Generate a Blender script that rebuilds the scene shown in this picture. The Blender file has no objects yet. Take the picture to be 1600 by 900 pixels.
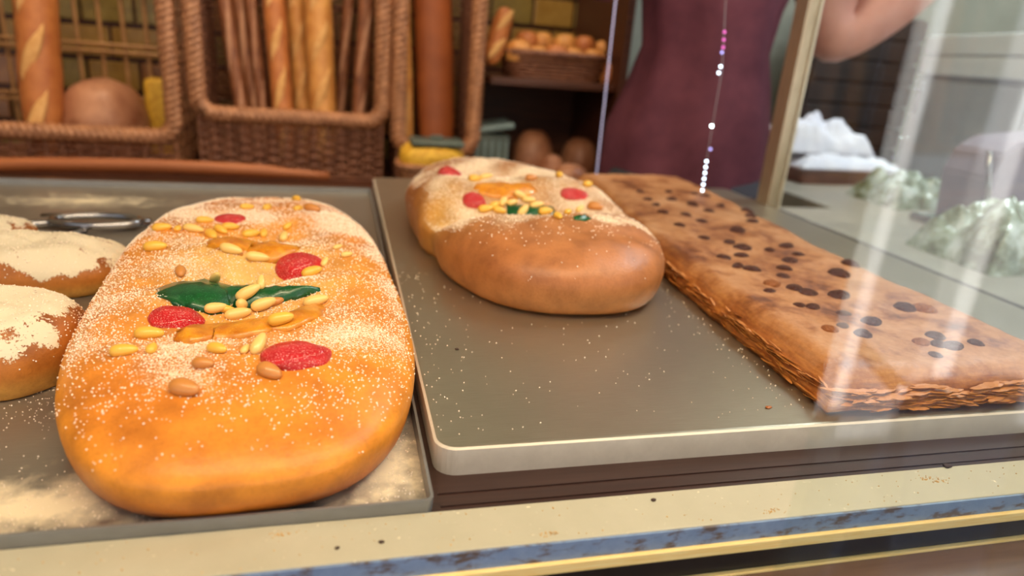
import bpy, bmesh, math, random
from mathutils import Vector, Matrix, noise
from mathutils.bvhtree import BVHTree
R = random.Random(7)
V = Vector
scene = bpy.context.scene
col = scene.collection

# ------------------------------------------------------------------ camera
# World: X right along the case front, Y into the shop, Z up; z = 0 is the top of the turned-over tray.
CAMH = 0.20
VYp, VXp = V((530 - 800, 50 - 450)), V((5000 - 800, 420 - 450))
FPX = math.sqrt(-VYp.dot(VXp))
AX = V((VXp.x, VXp.y, FPX)).normalized()
AY = V((VYp.x, VYp.y, FPX)).normalized()
AZ = AX.cross(AY)
if AZ.y > 0: AZ = -AZ
EYE = V((0, 0, CAMH))
def ray(px, py):
    v = V((px - 800, py - 450, FPX))
    return V((v.dot(AX), v.dot(AY), v.dot(AZ))).normalized()
def onz(px, py, z=0.0):
    d = ray(px, py); return EYE + d * ((z - CAMH) / d.z)
def ony(px, py, y):
    d = ray(px, py); return EYE + d * (y / d.y)
right = V((AX.x, AY.x, AZ.x)); down = V((AX.y, AY.y, AZ.y)); fwd = V((AX.z, AY.z, AZ.z))
cd = bpy.data.cameras.new('camera'); cam = bpy.data.objects.new('camera', cd); col.objects.link(cam)
m3 = Matrix((right, -down, -fwd)).transposed()
cam.matrix_world = Matrix.Translation(EYE) @ m3.to_4x4()
cd.sensor_width = 36; cd.lens = FPX / 1600 * 36
cd.clip_start = 0.01; cd.clip_end = 100
cd.dof.use_dof = True; cd.dof.focus_distance = 0.415; cd.dof.aperture_fstop = 4.6
scene.camera = cam

# ------------------------------------------------------------------ world, sun, exposure
w = bpy.data.worlds.new('sky'); scene.world = w; w.use_nodes = True
bg = w.node_tree.nodes['Background']; bg.inputs[0].default_value = (0.72, 0.85, 1.0, 1); bg.inputs[1].default_value = 0.55
sd = bpy.data.lights.new('sun', 'SUN'); sd.energy = 46; sd.angle = 0.01; sd.color = (1, 0.95, 0.88)
so = bpy.data.objects.new('sun', sd); col.objects.link(so)
so.rotation_euler = V((0.2, -0.55, -1.0)).to_track_quat('-Z', 'Y').to_euler()
so.location = (-2, 8, 7)
def area(name, loc, target, sx, sy, power, color):
    d = bpy.data.lights.new(name, 'AREA'); d.shape = 'RECTANGLE'; d.size = sx; d.size_y = sy; d.energy = power; d.color = color
    o = bpy.data.objects.new(name, d); col.objects.link(o); o.location = loc
    o.rotation_euler = (V(target) - V(loc)).to_track_quat('-Z', 'Y').to_euler()
    return o
area('case_lamp_light', (0.05, 0.20, 0.70), (0.0, 0.44, 0.0), 1.1, 0.05, 7.6, (1, 0.76, 0.47))
area('shop_ceiling_light', (-0.1, 1.02, 1.52), (-0.1, 1.25, 0.0), 1.2, 0.3, 17, (1, 0.80, 0.56))
area('counter_ceiling_light', (1.5, 1.0, 1.52), (1.4, 1.1, 0.0), 0.8, 0.4, 26, (0.88, 0.95, 1.0))
vs = scene.view_settings
vs.view_transform = 'Standard'; vs.look = 'None'; vs.exposure = 0.0; vs.gamma = 1.0; vs.use_curve_mapping = False

# ------------------------------------------------------------------ material helpers
def lin(c):
    return tuple(((x / 255) / 12.92 if x / 255 <= 0.04045 else ((x / 255 + 0.055) / 1.055) ** 2.4) for x in c) + (1,)
def new_mat(name):
    m = bpy.data.materials.new(name); m.use_nodes = True
    nt = m.node_tree; b = nt.nodes['Principled BSDF']
    return m, nt, b
def nd(nt, t, **kw):
    n = nt.nodes.new(t)
    for k, v in kw.items(): setattr(n, k, v)
    return n
def ramp(nt, fac, stops):
    r = nd(nt, 'ShaderNodeValToRGB'); e = r.color_ramp.elements
    while len(e) < len(stops): e.new(0.5)
    for i, (p, c) in enumerate(stops): e[i].position = p; e[i].color = c
    nt.links.new(fac, r.inputs[0]); return r.outputs[0]
def noise_tex(nt, scale, detail=4, rough=0.55, stretch=None):
    tc = nd(nt, 'ShaderNodeTexCoord'); n = nd(nt, 'ShaderNodeTexNoise')
    n.inputs['Scale'].default_value = scale; n.inputs['Detail'].default_value = detail; n.inputs['Roughness'].default_value = rough
    src = tc.outputs['Object']
    if stretch:
        mp = nd(nt, 'ShaderNodeMapping'); mp.inputs['Scale'].default_value = stretch
        nt.links.new(src, mp.inputs[0]); src = mp.outputs[0]
    nt.links.new(src, n.inputs['Vector']); return n.outputs['Fac']
def mixc(nt, fac, a, b, mode='MIX'):
    m = nd(nt, 'ShaderNodeMix', data_type='RGBA', blend_type=mode)
    for s, v in ((0, fac), (6, a), (7, b)):
        if hasattr(v, 'is_linked') or isinstance(v, bpy.types.NodeSocket): nt.links.new(v, m.inputs[s])
        else: m.inputs[s].default_value = v
    return m.outputs[2]
def bump(nt, b, h, strength, dist):
    n = nd(nt, 'ShaderNodeBump'); n.inputs['Strength'].default_value = strength; n.inputs['Distance'].default_value = dist
    nt.links.new(h, n.inputs['Height']); nt.links.new(n.outputs[0], b.inputs['Normal'])
def simple(name, c1, c2=None, rough=0.5, metal=0.0, scale=20, stretch=None, bumpd=0, detail=4, spec=0.5, coat=0):
    m, nt, b = new_mat(name)
    n = noise_tex(nt, scale, detail, 0.6, stretch)
    nt.links.new(ramp(nt, n, [(0.3, lin(c1)), (0.7, lin(c2 or c1))]), b.inputs['Base Color'])
    b.inputs['Roughness'].default_value = rough; b.inputs['Metallic'].default_value = metal
    b.inputs['Specular IOR Level'].default_value = spec; b.inputs['Coat Weight'].default_value = coat
    if bumpd: bump(nt, b, n, 0.6, bumpd)
    return m
def bread_mat(name, sugar_col=(242, 214, 180), grain=900, rough=0.42, sss=0.03, mott=0.35):
    """crust colour comes from the mesh attribute 'crust'; 'sugar' says how thick the sugar or flour lies"""
    m, nt, b = new_mat(name)
    ca = nd(nt, 'ShaderNodeAttribute', attribute_name='crust'); sa = nd(nt, 'ShaderNodeAttribute', attribute_name='sugar')
    n1 = noise_tex(nt, 45, 5, 0.6); n2 = noise_tex(nt, grain, 2, 0.7); n3 = noise_tex(nt, 500, 3, 0.6)
    v = ramp(nt, n1, [(0.3, (1 - mott, 1 - mott * 1.15, 1 - mott * 1.3, 1)), (0.62, (1.0, 1.0, 1.0, 1))])
    base = mixc(nt, 1.0, ca.outputs['Color'], v, 'MULTIPLY')
    pores = ramp(nt, n3, [(0.3, (0.86, 0.82, 0.75, 1)), (0.5, (1, 1, 1, 1))])
    base = mixc(nt, 0.7, base, pores, 'MULTIPLY')
    mt = nd(nt, 'ShaderNodeMath', operation='ADD'); nt.links.new(n2, mt.inputs[0]); nt.links.new(sa.outputs['Fac'], mt.inputs[1])
    sm = ramp(nt, mt.outputs[0], [(0.93, (0, 0, 0, 1)), (1.03, (1, 1, 1, 1))])
    nt.links.new(mixc(nt, sm, base, lin(sugar_col)), b.inputs['Base Color'])
    rr = nd(nt, 'ShaderNodeMapRange'); nt.links.new(sm, rr.inputs[0]); rr.inputs[3].default_value = rough; rr.inputs[4].default_value = 0.85
    nt.links.new(rr.outputs[0], b.inputs['Roughness'])
    b.inputs['Subsurface Weight'].default_value = sss; b.inputs['Subsurface Radius'].default_value = (0.01, 0.005, 0.002); b.inputs['Subsurface Scale'].default_value = 0.5
    ad = nd(nt, 'ShaderNodeMath', operation='MULTIPLY_ADD'); nt.links.new(sm, ad.inputs[0]); ad.inputs[1].default_value = 1.2; nt.links.new(n3, ad.inputs[2])
    bump(nt, b, ad.outputs[0], 0.5, 0.0006)
    return m

# ------------------------------------------------------------------ object helpers
def obj(name, bm, mat, parent=None, smooth=True, loc=None):
    me = bpy.data.meshes.new(name)
    if isinstance(bm, bmesh.types.BMesh): bm.to_mesh(me); bm.free()
    else: me.from_pydata(*bm)
    if smooth: me.polygons.foreach_set('use_smooth', [True] * len(me.polygons))
    if mat: me.materials.append(mat)
    o = bpy.data.objects.new(name, me); col.objects.link(o)
    if parent: o.parent = parent
    if loc is not None: o.location = loc
    return o
def tag(o, label=None, cat=None, group=None, kind=None):
    for k, v in (('label', label), ('category', cat), ('group', group), ('kind', kind)):
        if v: o[k] = v
    return o
def thing(name, label, cat, loc=(0, 0, 0), rz=0, group=None):
    o = bpy.data.objects.new(name, None); col.objects.link(o); o.location = loc; o.rotation_euler = (0, 0, rz)
    o.empty_display_size = 0.05
    return tag(o, label, cat, group)
def box(bm, x0, x1, y0, y1, z0, z1, bev=0.0, M=None):
    r = bmesh.ops.create_cube(bm, size=1.0); vs_ = r['verts']
    for v in vs_: v.co = V(((x0 + x1) / 2 + v.co.x * (x1 - x0), (y0 + y1) / 2 + v.co.y * (y1 - y0), (z0 + z1) / 2 + v.co.z * (z1 - z0)))
    if bev:
        es = {e for v in vs_ for e in v.link_edges}
        rb = bmesh.ops.bevel(bm, geom=list(es), offset=bev, segments=2, affect='EDGES', profile=0.6)
        vs_ = list({v for f in rb['faces'] for v in f.verts} | {v for v in vs_ if v.is_valid})
    if M: bmesh.ops.transform(bm, matrix=M, verts=[v for v in vs_ if v.is_valid])
    return bm
def boxo(name, x0, x1, y0, y1, z0, z1, mat, parent=None, bev=0.0, smooth=False):
    cx, cy, cz = (x0 + x1) / 2, (y0 + y1) / 2, (z0 + z1) / 2
    o = obj(name, box(bmesh.new(), x0 - cx, x1 - cx, y0 - cy, y1 - cy, z0 - cz, z1 - cz, bev), mat, parent, smooth)
    o.location = (cx, cy, cz); return o
def tube(bm, pts, rad, seg=8, caps=True, flat=1.0, up=V((0, 0, 1))):
    """tube along pts, radius a number or a list; flat squashes one axis"""
    n = len(pts); rings = []
    pts = [V(p) for p in pts]
    for i, p in enumerate(pts):
        t = (pts[min(i + 1, n - 1)] - pts[max(i - 1, 0)]).normalized()
        a = t.cross(up)
        if a.length < 1e-3: a = t.cross(V((1, 0.2, 0)))
        a.normalize(); b = a.cross(t).normalized()
        r = rad[i] if isinstance(rad, (list, tuple)) else rad
        rings.append([bm.verts.new(p + (a * math.cos(q * 2 * math.pi / seg) + b * math.sin(q * 2 * math.pi / seg) * flat) * r) for q in range(seg)])
    for i in range(n - 1):
        for q in range(seg):
            bm.faces.new((rings[i][q], rings[i][(q + 1) % seg], rings[i + 1][(q + 1) % seg], rings[i + 1][q]))
    if caps: bm.faces.new(rings[0][::-1]); bm.faces.new(rings[-1])
    return bm
def lathe(bm, prof, seg=32, M=None, wob=None):
    rings = []
    for r, z in prof:
        ring = []
        for q in range(seg):
            a = q * 2 * math.pi / seg; k = wob(a, z) if wob else 1
            ring.append(bm.verts.new(V((r * k * math.cos(a), r * k * math.sin(a), z))))
        rings.append(ring)
    for i in range(len(rings) - 1):
        for q in range(seg): bm.faces.new((rings[i][q], rings[i][(q + 1) % seg], rings[i + 1][(q + 1) % seg], rings[i + 1][q]))
    bm.faces.new(rings[0][::-1]); bm.faces.new(rings[-1])
    if M: bmesh.ops.transform(bm, matrix=M, verts=bm.verts[:])
    return bm
def nz(x, y, z=0.0, s=1.0): return noise.noise(V((x * s, y * s, z * s)))
def sstep(a, b, x):
    t = max(0, min(1, (x - a) / (b - a))); return t * t * (3 - 2 * t)
def lerp3(a, b, t): return tuple(x + (y - x) * t for x, y in zip(a, b))

def loaf_mesh(a, b, h, n=2.8, e1=0.6, e2=0.9, base=0.84, zmid=0.42, nth=140, nr=60, top=None, side=None):
    """rounded loaf on z = 0: a, b half sizes, h height; top(x, y) adds height on the upper side, side(theta, z) scales the outline"""
    verts, faces = [], []; zm = h * zmid
    prof = [(0.0, h)]
    for k in range(1, nr + 1):
        ph = math.pi / 2 * (1 - k / nr)
        prof.append((max(0, math.cos(ph)) ** e1, zm + (h - zm) * max(0, math.sin(ph)) ** e2))
    nlow = 12
    for k in range(1, nlow + 1):
        q = k / nlow * math.pi / 2
        prof.append((base + (1 - base) * math.cos(q) ** 0.8, zm * (1 - math.sin(q) ** 1.2)))
    verts.append(V((0, 0, h)))
    for (rho, z) in prof[1:]:
        for q in range(nth):
            th = q * 2 * math.pi / nth; c, s = math.cos(th), math.sin(th)
            rr = (abs(c / a) ** n + abs(s / b) ** n) ** (-1 / n)
            sc = side(th, z) if side else 1
            verts.append(V((rho * rr * c * sc, rho * rr * s * sc, z)))
    if top:
        for v in verts:
            wz = sstep(zm * 0.6, h * 0.98, v.z)
            v.z += top(v.x, v.y) * wz
    L = len(prof) - 1
    for q in range(nth): faces.append((0, 1 + q, 1 + (q + 1) % nth))
    for k in range(L - 1):
        for q in range(nth):
            i0 = 1 + k * nth; i1 = i0 + nth
            faces.append((i0 + q, i1 + q, i1 + (q + 1) % nth, i0 + (q + 1) % nth))
    i0 = 1 + (L - 1) * nth
    faces.append(tuple(i0 + q for q in range(nth))[::-1])
    return [tuple(v) for v in verts], [], faces
def paint(o, crust, sugar):
    me = o.data
    me.color_attributes.new('crust', 'FLOAT_COLOR', 'POINT'); me.attributes.new('sugar', 'FLOAT', 'POINT')
    cc, ss = [], []
    for v in me.vertices:
        c = crust(v.co, v.normal); cc += [c[0], c[1], c[2], 1.0]; ss.append(sugar(v.co, v.normal))
    me.color_attributes['crust'].data.foreach_set('color', cc); me.attributes['sugar'].data.foreach_set('value', ss)
def bvh_of(o):
    mw = Matrix.Translation(o.parent.location) @ o.parent.rotation_euler.to_matrix().to_4x4() @ Matrix.Translation(o.location) @ o.rotation_euler.to_matrix().to_4x4() if o.parent else Matrix.Translation(o.location) @ o.rotation_euler.to_matrix().to_4x4()
    return BVHTree.FromPolygons([mw @ v.co for v in o.data.vertices], [tuple(p.vertices) for p in o.data.polygons])
def hit(bvh, px, py):
    loc, nor, i, d = bvh.ray_cast(EYE, ray(px, py))
    if loc is None: return None
    return loc, nor
def frame_at(bvh, px, py, ang, step=6):
    """point, tangent (along the picture angle) and normal on a surface under a pixel"""
    h0 = hit(bvh, px, py)
    if h0 is None: return None
    p, n = h0
    d = ray(px + math.cos(math.radians(ang)) * step, py - math.sin(math.radians(ang)) * step)
    den = d.dot(n)
    q = EYE + d * ((p - EYE).dot(n) / den) if abs(den) > 1e-4 else p + V((1, 0, 0))
    t = (q - p); t = (t - n * t.dot(n))
    t = t.normalized() if t.length > 1e-7 else V((1, 0, 0))
    return p, t, n
def local(parent, p):
    mw = Matrix.Translation(parent.location) @ parent.rotation_euler.to_matrix().to_4x4()
    return mw.inverted() @ p, mw.to_3x3().inverted()
def put(o, parent, p, t, n):
    """place o under parent with local x = t, z = n (world vectors)"""
    lp, m3_ = local(parent, p); t2 = (m3_ @ t).normalized(); n2 = (m3_ @ n).normalized(); b2 = n2.cross(t2)
    o.parent = parent
    o.matrix_local = Matrix.Translation(lp) @ Matrix((t2, b2, n2)).transposed().to_4x4() if False else Matrix.LocRotScale(lp, Matrix((t2, b2, n2)).transposed().to_quaternion(), o.scale)

def bvh_all(par):
    """a thing's parts so far as one surface"""
    vs_, fs = [], []
    mw = Matrix.Translation(par.location) @ par.rotation_euler.to_matrix().to_4x4()
    for o in [c for c in bpy.data.objects if c.parent == par and c.type == 'MESH']:
        ml = Matrix.LocRotScale(o.location, o.rotation_euler, o.scale); b0 = len(vs_)
        vs_ += [mw @ (ml @ v.co) for v in o.data.vertices]; fs += [tuple(b0 + i for i in p.vertices) for p in o.data.polygons]
    return BVHTree.FromPolygons(vs_, fs)

# ------------------------------------------------------------------ materials
M = {}
M['tray'] = None
def metal_sheet(name, c1, c2, flour=None, rough=0.42, met=0.5):
    m, nt, b = new_mat(name)
    n = noise_tex(nt, 60, 6, 0.65, (1, 26, 1)); n2 = noise_tex(nt, 9, 5, 0.6)
    c = mixc(nt, n2, lin(c1), lin(c2)); c = mixc(nt, 0.5, c, ramp(nt, n, [(0.3, (0.7, 0.68, 0.64, 1)), (0.7, (1, 1, 1, 1))]), 'MULTIPLY')
    b.inputs['Metallic'].default_value = met
    rough_s = nd(nt, 'ShaderNodeMapRange'); nt.links.new(n, rough_s.inputs[0]); rough_s.inputs[3].default_value = rough - 0.08; rough_s.inputs[4].default_value = rough + 0.12
    ro = rough_s.outputs[0]
    if flour:
        tc = nd(nt, 'ShaderNodeTexCoord'); acc = None
        for (fx, fy, rx, ry, amt) in flour:
            mp = nd(nt, 'ShaderNodeMapping', vector_type='TEXTURE'); mp.inputs['Location'].default_value = (fx, fy, 0); mp.inputs['Scale'].default_value = (rx, ry, 1)
            nt.links.new(tc.outputs['Object'], mp.inputs[0])
            gr = nd(nt, 'ShaderNodeTexGradient', gradient_type='QUADRATIC_SPHERE'); nt.links.new(mp.outputs[0], gr.inputs[0])
            mu = nd(nt, 'ShaderNodeMath', operation='MULTIPLY'); nt.links.new(gr.outputs['Fac'], mu.inputs[0]); mu.inputs[1].default_value = amt
            if acc is None: acc = mu.outputs[0]
            else:
                mx = nd(nt, 'ShaderNodeMath', operation='MAXIMUM'); nt.links.new(acc, mx.inputs[0]); nt.links.new(mu.outputs[0], mx.inputs[1]); acc = mx.outputs[0]
        nf = noise_tex(nt, 55, 8, 0.78)
        ad = nd(nt, 'ShaderNodeMath', operation='ADD'); nt.links.new(acc, ad.inputs[0]); nt.links.new(nf, ad.inputs[1])
        mk = ramp(nt, ad.outputs[0], [(0.62, (0, 0, 0, 1)), (0.98, (1, 1, 1, 1))])
        c = mixc(nt, mk, c, lin((228, 212, 178)))
        inv = nd(nt, 'ShaderNodeMapRange'); nt.links.new(mk, inv.inputs[0]); inv.inputs[3].default_value = met; inv.inputs[4].default_value = 0
        nt.links.new(inv.outputs[0], b.inputs['Metallic'])
        r2 = nd(nt, 'ShaderNodeMix'); nt.links.new(mk, r2.inputs[0]); nt.links.new(ro, r2.inputs[2]); r2.inputs[3].default_value = 0.9; ro = r2.outputs[0]
    nt.links.new(c, b.inputs['Base Color']); nt.links.new(ro, b.inputs['Roughness'])
    bump(nt, b, n, 0.15, 0.0004)
    return m
M['dark_deck'] = simple('dark_brown_laminate', (50, 32, 27), (64, 43, 36), 0.3, scale=14, stretch=(1, 20, 1))
M['gold'] = simple('gold_anodised_trim', (246, 206, 122), (255, 232, 166), 0.4, 0.0, 60, (1, 40, 20))
M['black'] = simple('black_rubber', (14, 14, 18), (20, 20, 26), 0.35, scale=40)
M['wood_dark'] = simple('dark_brown_wood', (58, 27, 14), (84, 42, 20), 0.5, scale=10, stretch=(1, 12, 12), bumpd=0.001)
M['wood_pole'] = simple('warm_brown_wood', (150, 84, 44), (176, 104, 58), 0.5, scale=8, stretch=(1, 14, 14))
M['wicker'] = simple('wicker', (136, 88, 58), (186, 130, 90), 0.5, scale=60, bumpd=0.001)
M['wicker_dark'] = simple('wicker_brown', (112, 68, 48), (150, 98, 70), 0.55, scale=60, bumpd=0.001)
M['cane'] = simple('pale_cane', (150, 106, 62), (182, 136, 84), 0.5, scale=60)
M['bag'] = simple('baguette_crust_gold', (186, 116, 52), (226, 164, 88), 0.5, scale=30, bumpd=0.002)
M['bag_o'] = simple('baguette_crust_orange', (168, 92, 44), (204, 128, 66), 0.5, scale=30, bumpd=0.002)
M['bag_d'] = simple('breadstick_crust_brown', (116, 66, 40), (160, 100, 62), 0.55, scale=30, bumpd=0.002)
M['bag_cut'] = simple('pale_slash_crumb', (204, 146, 80), (226, 174, 108), 0.7, scale=80, bumpd=0.001)
M['rye'] = simple('flat_loaf_crust_brown', (142, 70, 28), (170, 90, 38), 0.55, scale=12, bumpd=0.002)
M['round'] = simple('round_loaf_crust', (132, 72, 44), (204, 148, 112), 0.45, scale=14, bumpd=0.002)
M['flourdust'] = simple('floured_crust', (168, 112, 82), (200, 150, 116), 0.7, scale=60)
M['yellow'] = simple('yellow_crumbs', (196, 140, 26), (236, 190, 60), 0.6, scale=90, bumpd=0.003)
M['slate'] = simple('slate_green_plastic', (70, 82, 74), (92, 104, 96), 0.4)
M['teal'] = simple('grey_teal_plastic', (96, 116, 116), (126, 144, 142), 0.4)
M['steel'] = simple('polished_steel', (150, 150, 152), (180, 180, 184), 0.18, 1.0, 30)
M['alu'] = simple('brushed_aluminium', (168, 150, 126), (196, 180, 156), 0.35, 0.7, 40, (20, 20, 1))
M['tray_rim_daylit0'] = simple('polished_post_edge', (206, 196, 176), (222, 212, 192), 0.3, 0.4, 40)

# ------------------------------------------------------------------ the shop shell and the street
FLOOR = -0.90
def struct(o): o['kind'] = 'structure'; return o
M['plaster'] = simple('grey_green_plaster', (120, 124, 112), (136, 140, 128), 0.85, scale=6)
M['plaster_l'] = simple('warm_plaster', (150, 130, 100), (166, 144, 112), 0.85, scale=6)
M['ceil'] = simple('white_ceiling_paint', (214, 208, 196), (224, 218, 206), 0.85, scale=4)
M['floor'] = simple('brown_floor_vinyl', (120, 104, 88), (140, 122, 104), 0.6, scale=6)
M['paving'] = simple('grey_paving', (80, 82, 90), (104, 106, 114), 0.85, scale=9, bumpd=0.003)
M['facade'] = simple('dark_stone_facade', (84, 80, 78), (104, 98, 94), 0.85, scale=3, bumpd=0.004)  # plain dark stone, kept dark so little daylight bounces back
struct(boxo('floor', -1.6, 3.2, 0.05, 1.75, FLOOR - 0.05, FLOOR, M['floor']))
struct(boxo('ceiling', -1.6, 3.2, 0.14, 1.75, 1.6, 1.66, M['ceil']))
wb = struct(boxo('wall_back', -1.6, 3.2, 1.66, 1.75, FLOOR, 1.6, M['plaster']))
struct(boxo('wall_left', -1.6, -1.5, 0.05, 1.66, FLOOR, 1.6, M['plaster_l']))
struct(boxo('wall_right', 3.1, 3.2, 0.05, 1.66, FLOOR, 1.6, M['plaster_l']))
struct(boxo('ground', -9, 12, -9, 0.05, FLOOR - 0.12, FLOOR - 0.05, M['paving']))
struct(boxo('wall_street', -9, 12, -9.2, -9, FLOOR - 0.05, 5, M['facade']))
# olive tiles on the wall behind the baskets
tile_m = [simple('glazed_tile_%s' % c, a, b_, 0.3, scale=28) for c, a, b_ in (('olive', (112, 92, 36), (150, 128, 62)), ('ochre', (140, 104, 40), (172, 136, 66)), ('amber', (120, 72, 30), (158, 106, 50)))]
tme = []
for k, mm in enumerate(tile_m):
    bm = box(bmesh.new(), -0.047, 0.047, -0.005, 0.005, -0.029, 0.029, 0.003); me = bpy.data.meshes.new('tile'); bm.to_mesh(me); bm.free(); me.materials.append(mm); tme.append(me)
for r_ in range(8):
    for c_ in range(18):
        t = bpy.data.objects.new('tile', R.choice(tme)); col.objects.link(t); t.parent = wb
        t.location = V((-1.16 + c_ * 0.1 + (r_ % 2) * 0.05, 1.654 + R.uniform(-0.001, 0.001), -0.06 + r_ * 0.068)) - wb.location

backing = boxo('tile_backing', -1.2, 0.66, 1.6572, 1.66, -0.09, 0.47, M['wood_dark']); backing.parent = wb; backing.location -= wb.location
# paint for unseen street posts and board, added to be mirrored in the pane
M['white_paint'] = simple('white_gloss_paint', (226, 226, 232), (240, 240, 246), 0.5, scale=8)
M['blue_paint'] = simple('pale_blue_paint', (120, 150, 200), (140, 168, 214), 0.5, scale=8)

# ------------------------------------------------------------------ the display case
ZD = -0.0165
YS = 0.2425     # front face of the sill
def sill_mat():
    m, nt, b = new_mat('worn_cream_paint')
    n = noise_tex(nt, 30, 6, 0.65); n2 = noise_tex(nt, 300, 3, 0.6); n3 = noise_tex(nt, 70, 5, 0.7)
    c = mixc(nt, n, lin((170, 163, 138)), lin((190, 183, 158)))
    c = mixc(nt, ramp(nt, n2, [(0.68, (0, 0, 0, 1)), (0.76, (1, 1, 1, 1))]), c, lin((232, 222, 190)))
    c = mixc(nt, ramp(nt, n3, [(0.70, (0, 0, 0, 1)), (0.76, (1, 1, 1, 1))]), c, lin((120, 84, 52)))
    nt.links.new(c, b.inputs['Base Color']); b.inputs['Roughness'].default_value = 0.5
    return m
def blue_mat():
    m, nt, b = new_mat('worn_blue_paint')
    n = noise_tex(nt, 55, 6, 0.7, (1, 1, 2.5)); n2 = noise_tex(nt, 140, 4, 0.7)
    c = mixc(nt, n2, lin((98, 122, 158)), lin((136, 158, 188)))
    c = mixc(nt, ramp(nt, n, [(0.51, (0, 0, 0, 1)), (0.62, (1, 1, 1, 1))]), c, lin((92, 78, 72)))
    nt.links.new(c, b.inputs['Base Color']); b.inputs['Roughness'].default_value = 0.5
    return m
M['sill'] = sill_mat(); M['blue'] = blue_mat()
M['brown_gloss'] = simple('brown_laminate_ledge', (96, 74, 60), (112, 88, 72), 0.25, scale=10, stretch=(1, 20, 1))
case = thing('display_case', 'bakery display case with cream sill, blue worn edge and gold trim', 'display case', (0, 0, FLOOR))
def cbox(name, x0, x1, y0, y1, z0, z1, mat, bev=0.0, par=case):
    o = boxo(name, x0, x1, y0, y1, z0, z1, mat, None, bev); o.parent = par; o.location -= V(case.location); return o
XL, XR = -0.75, 0.70
cbox('deck', XL, XR, 0.262, 1.04, ZD - 0.02, ZD, M['dark_deck'])
cbox('rail', 0.047, XR, 0.2855, 0.287, ZD, ZD + 0.0007, M['dark_deck'])
cbox('rail', 0.047, XR, 0.2755, 0.277, ZD, ZD + 0.0007, M['dark_deck'])
sill = cbox('sill', XL, 1.2, YS, 0.271, -0.027, -0.015, M['sill'], 0.0008)
def zface(py): return ony(1600, py, YS).z
cbox('blue_edge', XL, 1.2, YS - 0.0012, YS + 0.0008, zface(793), -0.0156, M['blue'])
zg0, zg1, zb1 = zface(793), zface(805.5), zface(834)
cbox('gold_trim', XL, 1.2, YS - 0.0035, YS + 0.006, zg1, zg0, M['gold'], 0.0006)
cbox('black_seal', XL, 1.2, YS - 0.0005, YS + 0.006, zb1, zg1, M['black'])
cbox('gold_bead', XL, 1.2, YS - 0.003, YS + 0.002, zb1 - 0.0022, zb1 - 0.0003, M['gold'], 0.0004)
cbox('ledge', XL, 1.2, 0.13, YS + 0.01, zb1 - 0.02, zb1 - 0.0015, M['brown_gloss'])
cbox('body', XL, XR, 0.28, 1.02, FLOOR, ZD - 0.02, M['wood_dark'])
cbox('kick_panel', XL, 1.2, 0.14, 0.28, FLOOR, zb1 - 0.02, M['wood_dark'])
# rear corner post and the side pane that runs forward from it
pp = onz(1196, 322, ZD)
PX, PY = 0.645, 0.915
post = cbox('corner_post', PX, PX + 0.018, PY, PY + 0.03, ZD, 0.78, M['alu'], 0.001)
cbox('post_edge', PX + 0.018, PX + 0.022, PY - 0.004, PY + 0.012, ZD, 0.78, M['tray_rim_daylit0'], 0.001)
cbox('corner_post', XL, XL + 0.018, PY, PY + 0.03, ZD, 0.78, M['alu'], 0.001)
cbox('canopy', XL, XR, 0.17, 0.95, 0.78, 0.80, M['alu'], 0.002)
cbox('side_rail', PX + 0.004, PX + 0.016, 0.275, PY, ZD, ZD + 0.006, M['alu'])
def glass_mat(name, refl=1.0, tint=(0.97, 0.99, 0.98, 1)):
    m = bpy.data.materials.new(name); m.use_nodes = True; nt = m.node_tree
    nt.nodes.remove(nt.nodes['Principled BSDF'])
    out = nt.nodes['Material Output']
    tr = nd(nt, 'ShaderNodeBsdfTransparent'); tr.inputs[0].default_value = tint
    gl = nd(nt, 'ShaderNodeBsdfGlossy'); gl.inputs['Roughness'].default_value = 0.0
    lw = nd(nt, 'ShaderNodeLayerWeight'); lw.inputs[0].default_value = 0.5
    p5 = nd(nt, 'ShaderNodeMath', operation='POWER'); nt.links.new(lw.outputs['Facing'], p5.inputs[0]); p5.inputs[1].default_value = 5
    mu = nd(nt, 'ShaderNodeMath', operation='MULTIPLY_ADD'); nt.links.new(p5.outputs[0], mu.inputs[0]); mu.inputs[1].default_value = 0.95 * refl; mu.inputs[2].default_value = 0.045 * refl
    mx = nd(nt, 'ShaderNodeMixShader'); nt.links.new(mu.outputs[0], mx.inputs[0]); nt.links.new(tr.outputs[0], mx.inputs[1]); nt.links.new(gl.outputs[0], mx.inputs[2])
    nt.links.new(mx.outputs[0], out.inputs['Surface'])
    return m
M['glass'] = glass_mat('clear_reflecting_glass', 1.0)
gp = cbox('glass_pane', 0.158, 1.15, 0.168, 0.174, zb1 - 0.0015, 0.775, M['glass'])
gp['label'] = 'upright front glass pane mirroring the added white posts'
sp = cbox('glass_pane', PX + 0.007, PX + 0.013, 0.28, PY, ZD + 0.006, 0.775, M['glass'])
sp['label'] = 'side glass pane running forward from the corner post'
lamp = thing('strip_lamp', 'slim strip lamp under the display case canopy', 'lamp', (0.05, 0.20, 0.78))
boxo('housing', -0.57, 0.57, -0.04, 0.04, -0.045, 0, M['white_paint'], lamp, 0.003)

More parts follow.
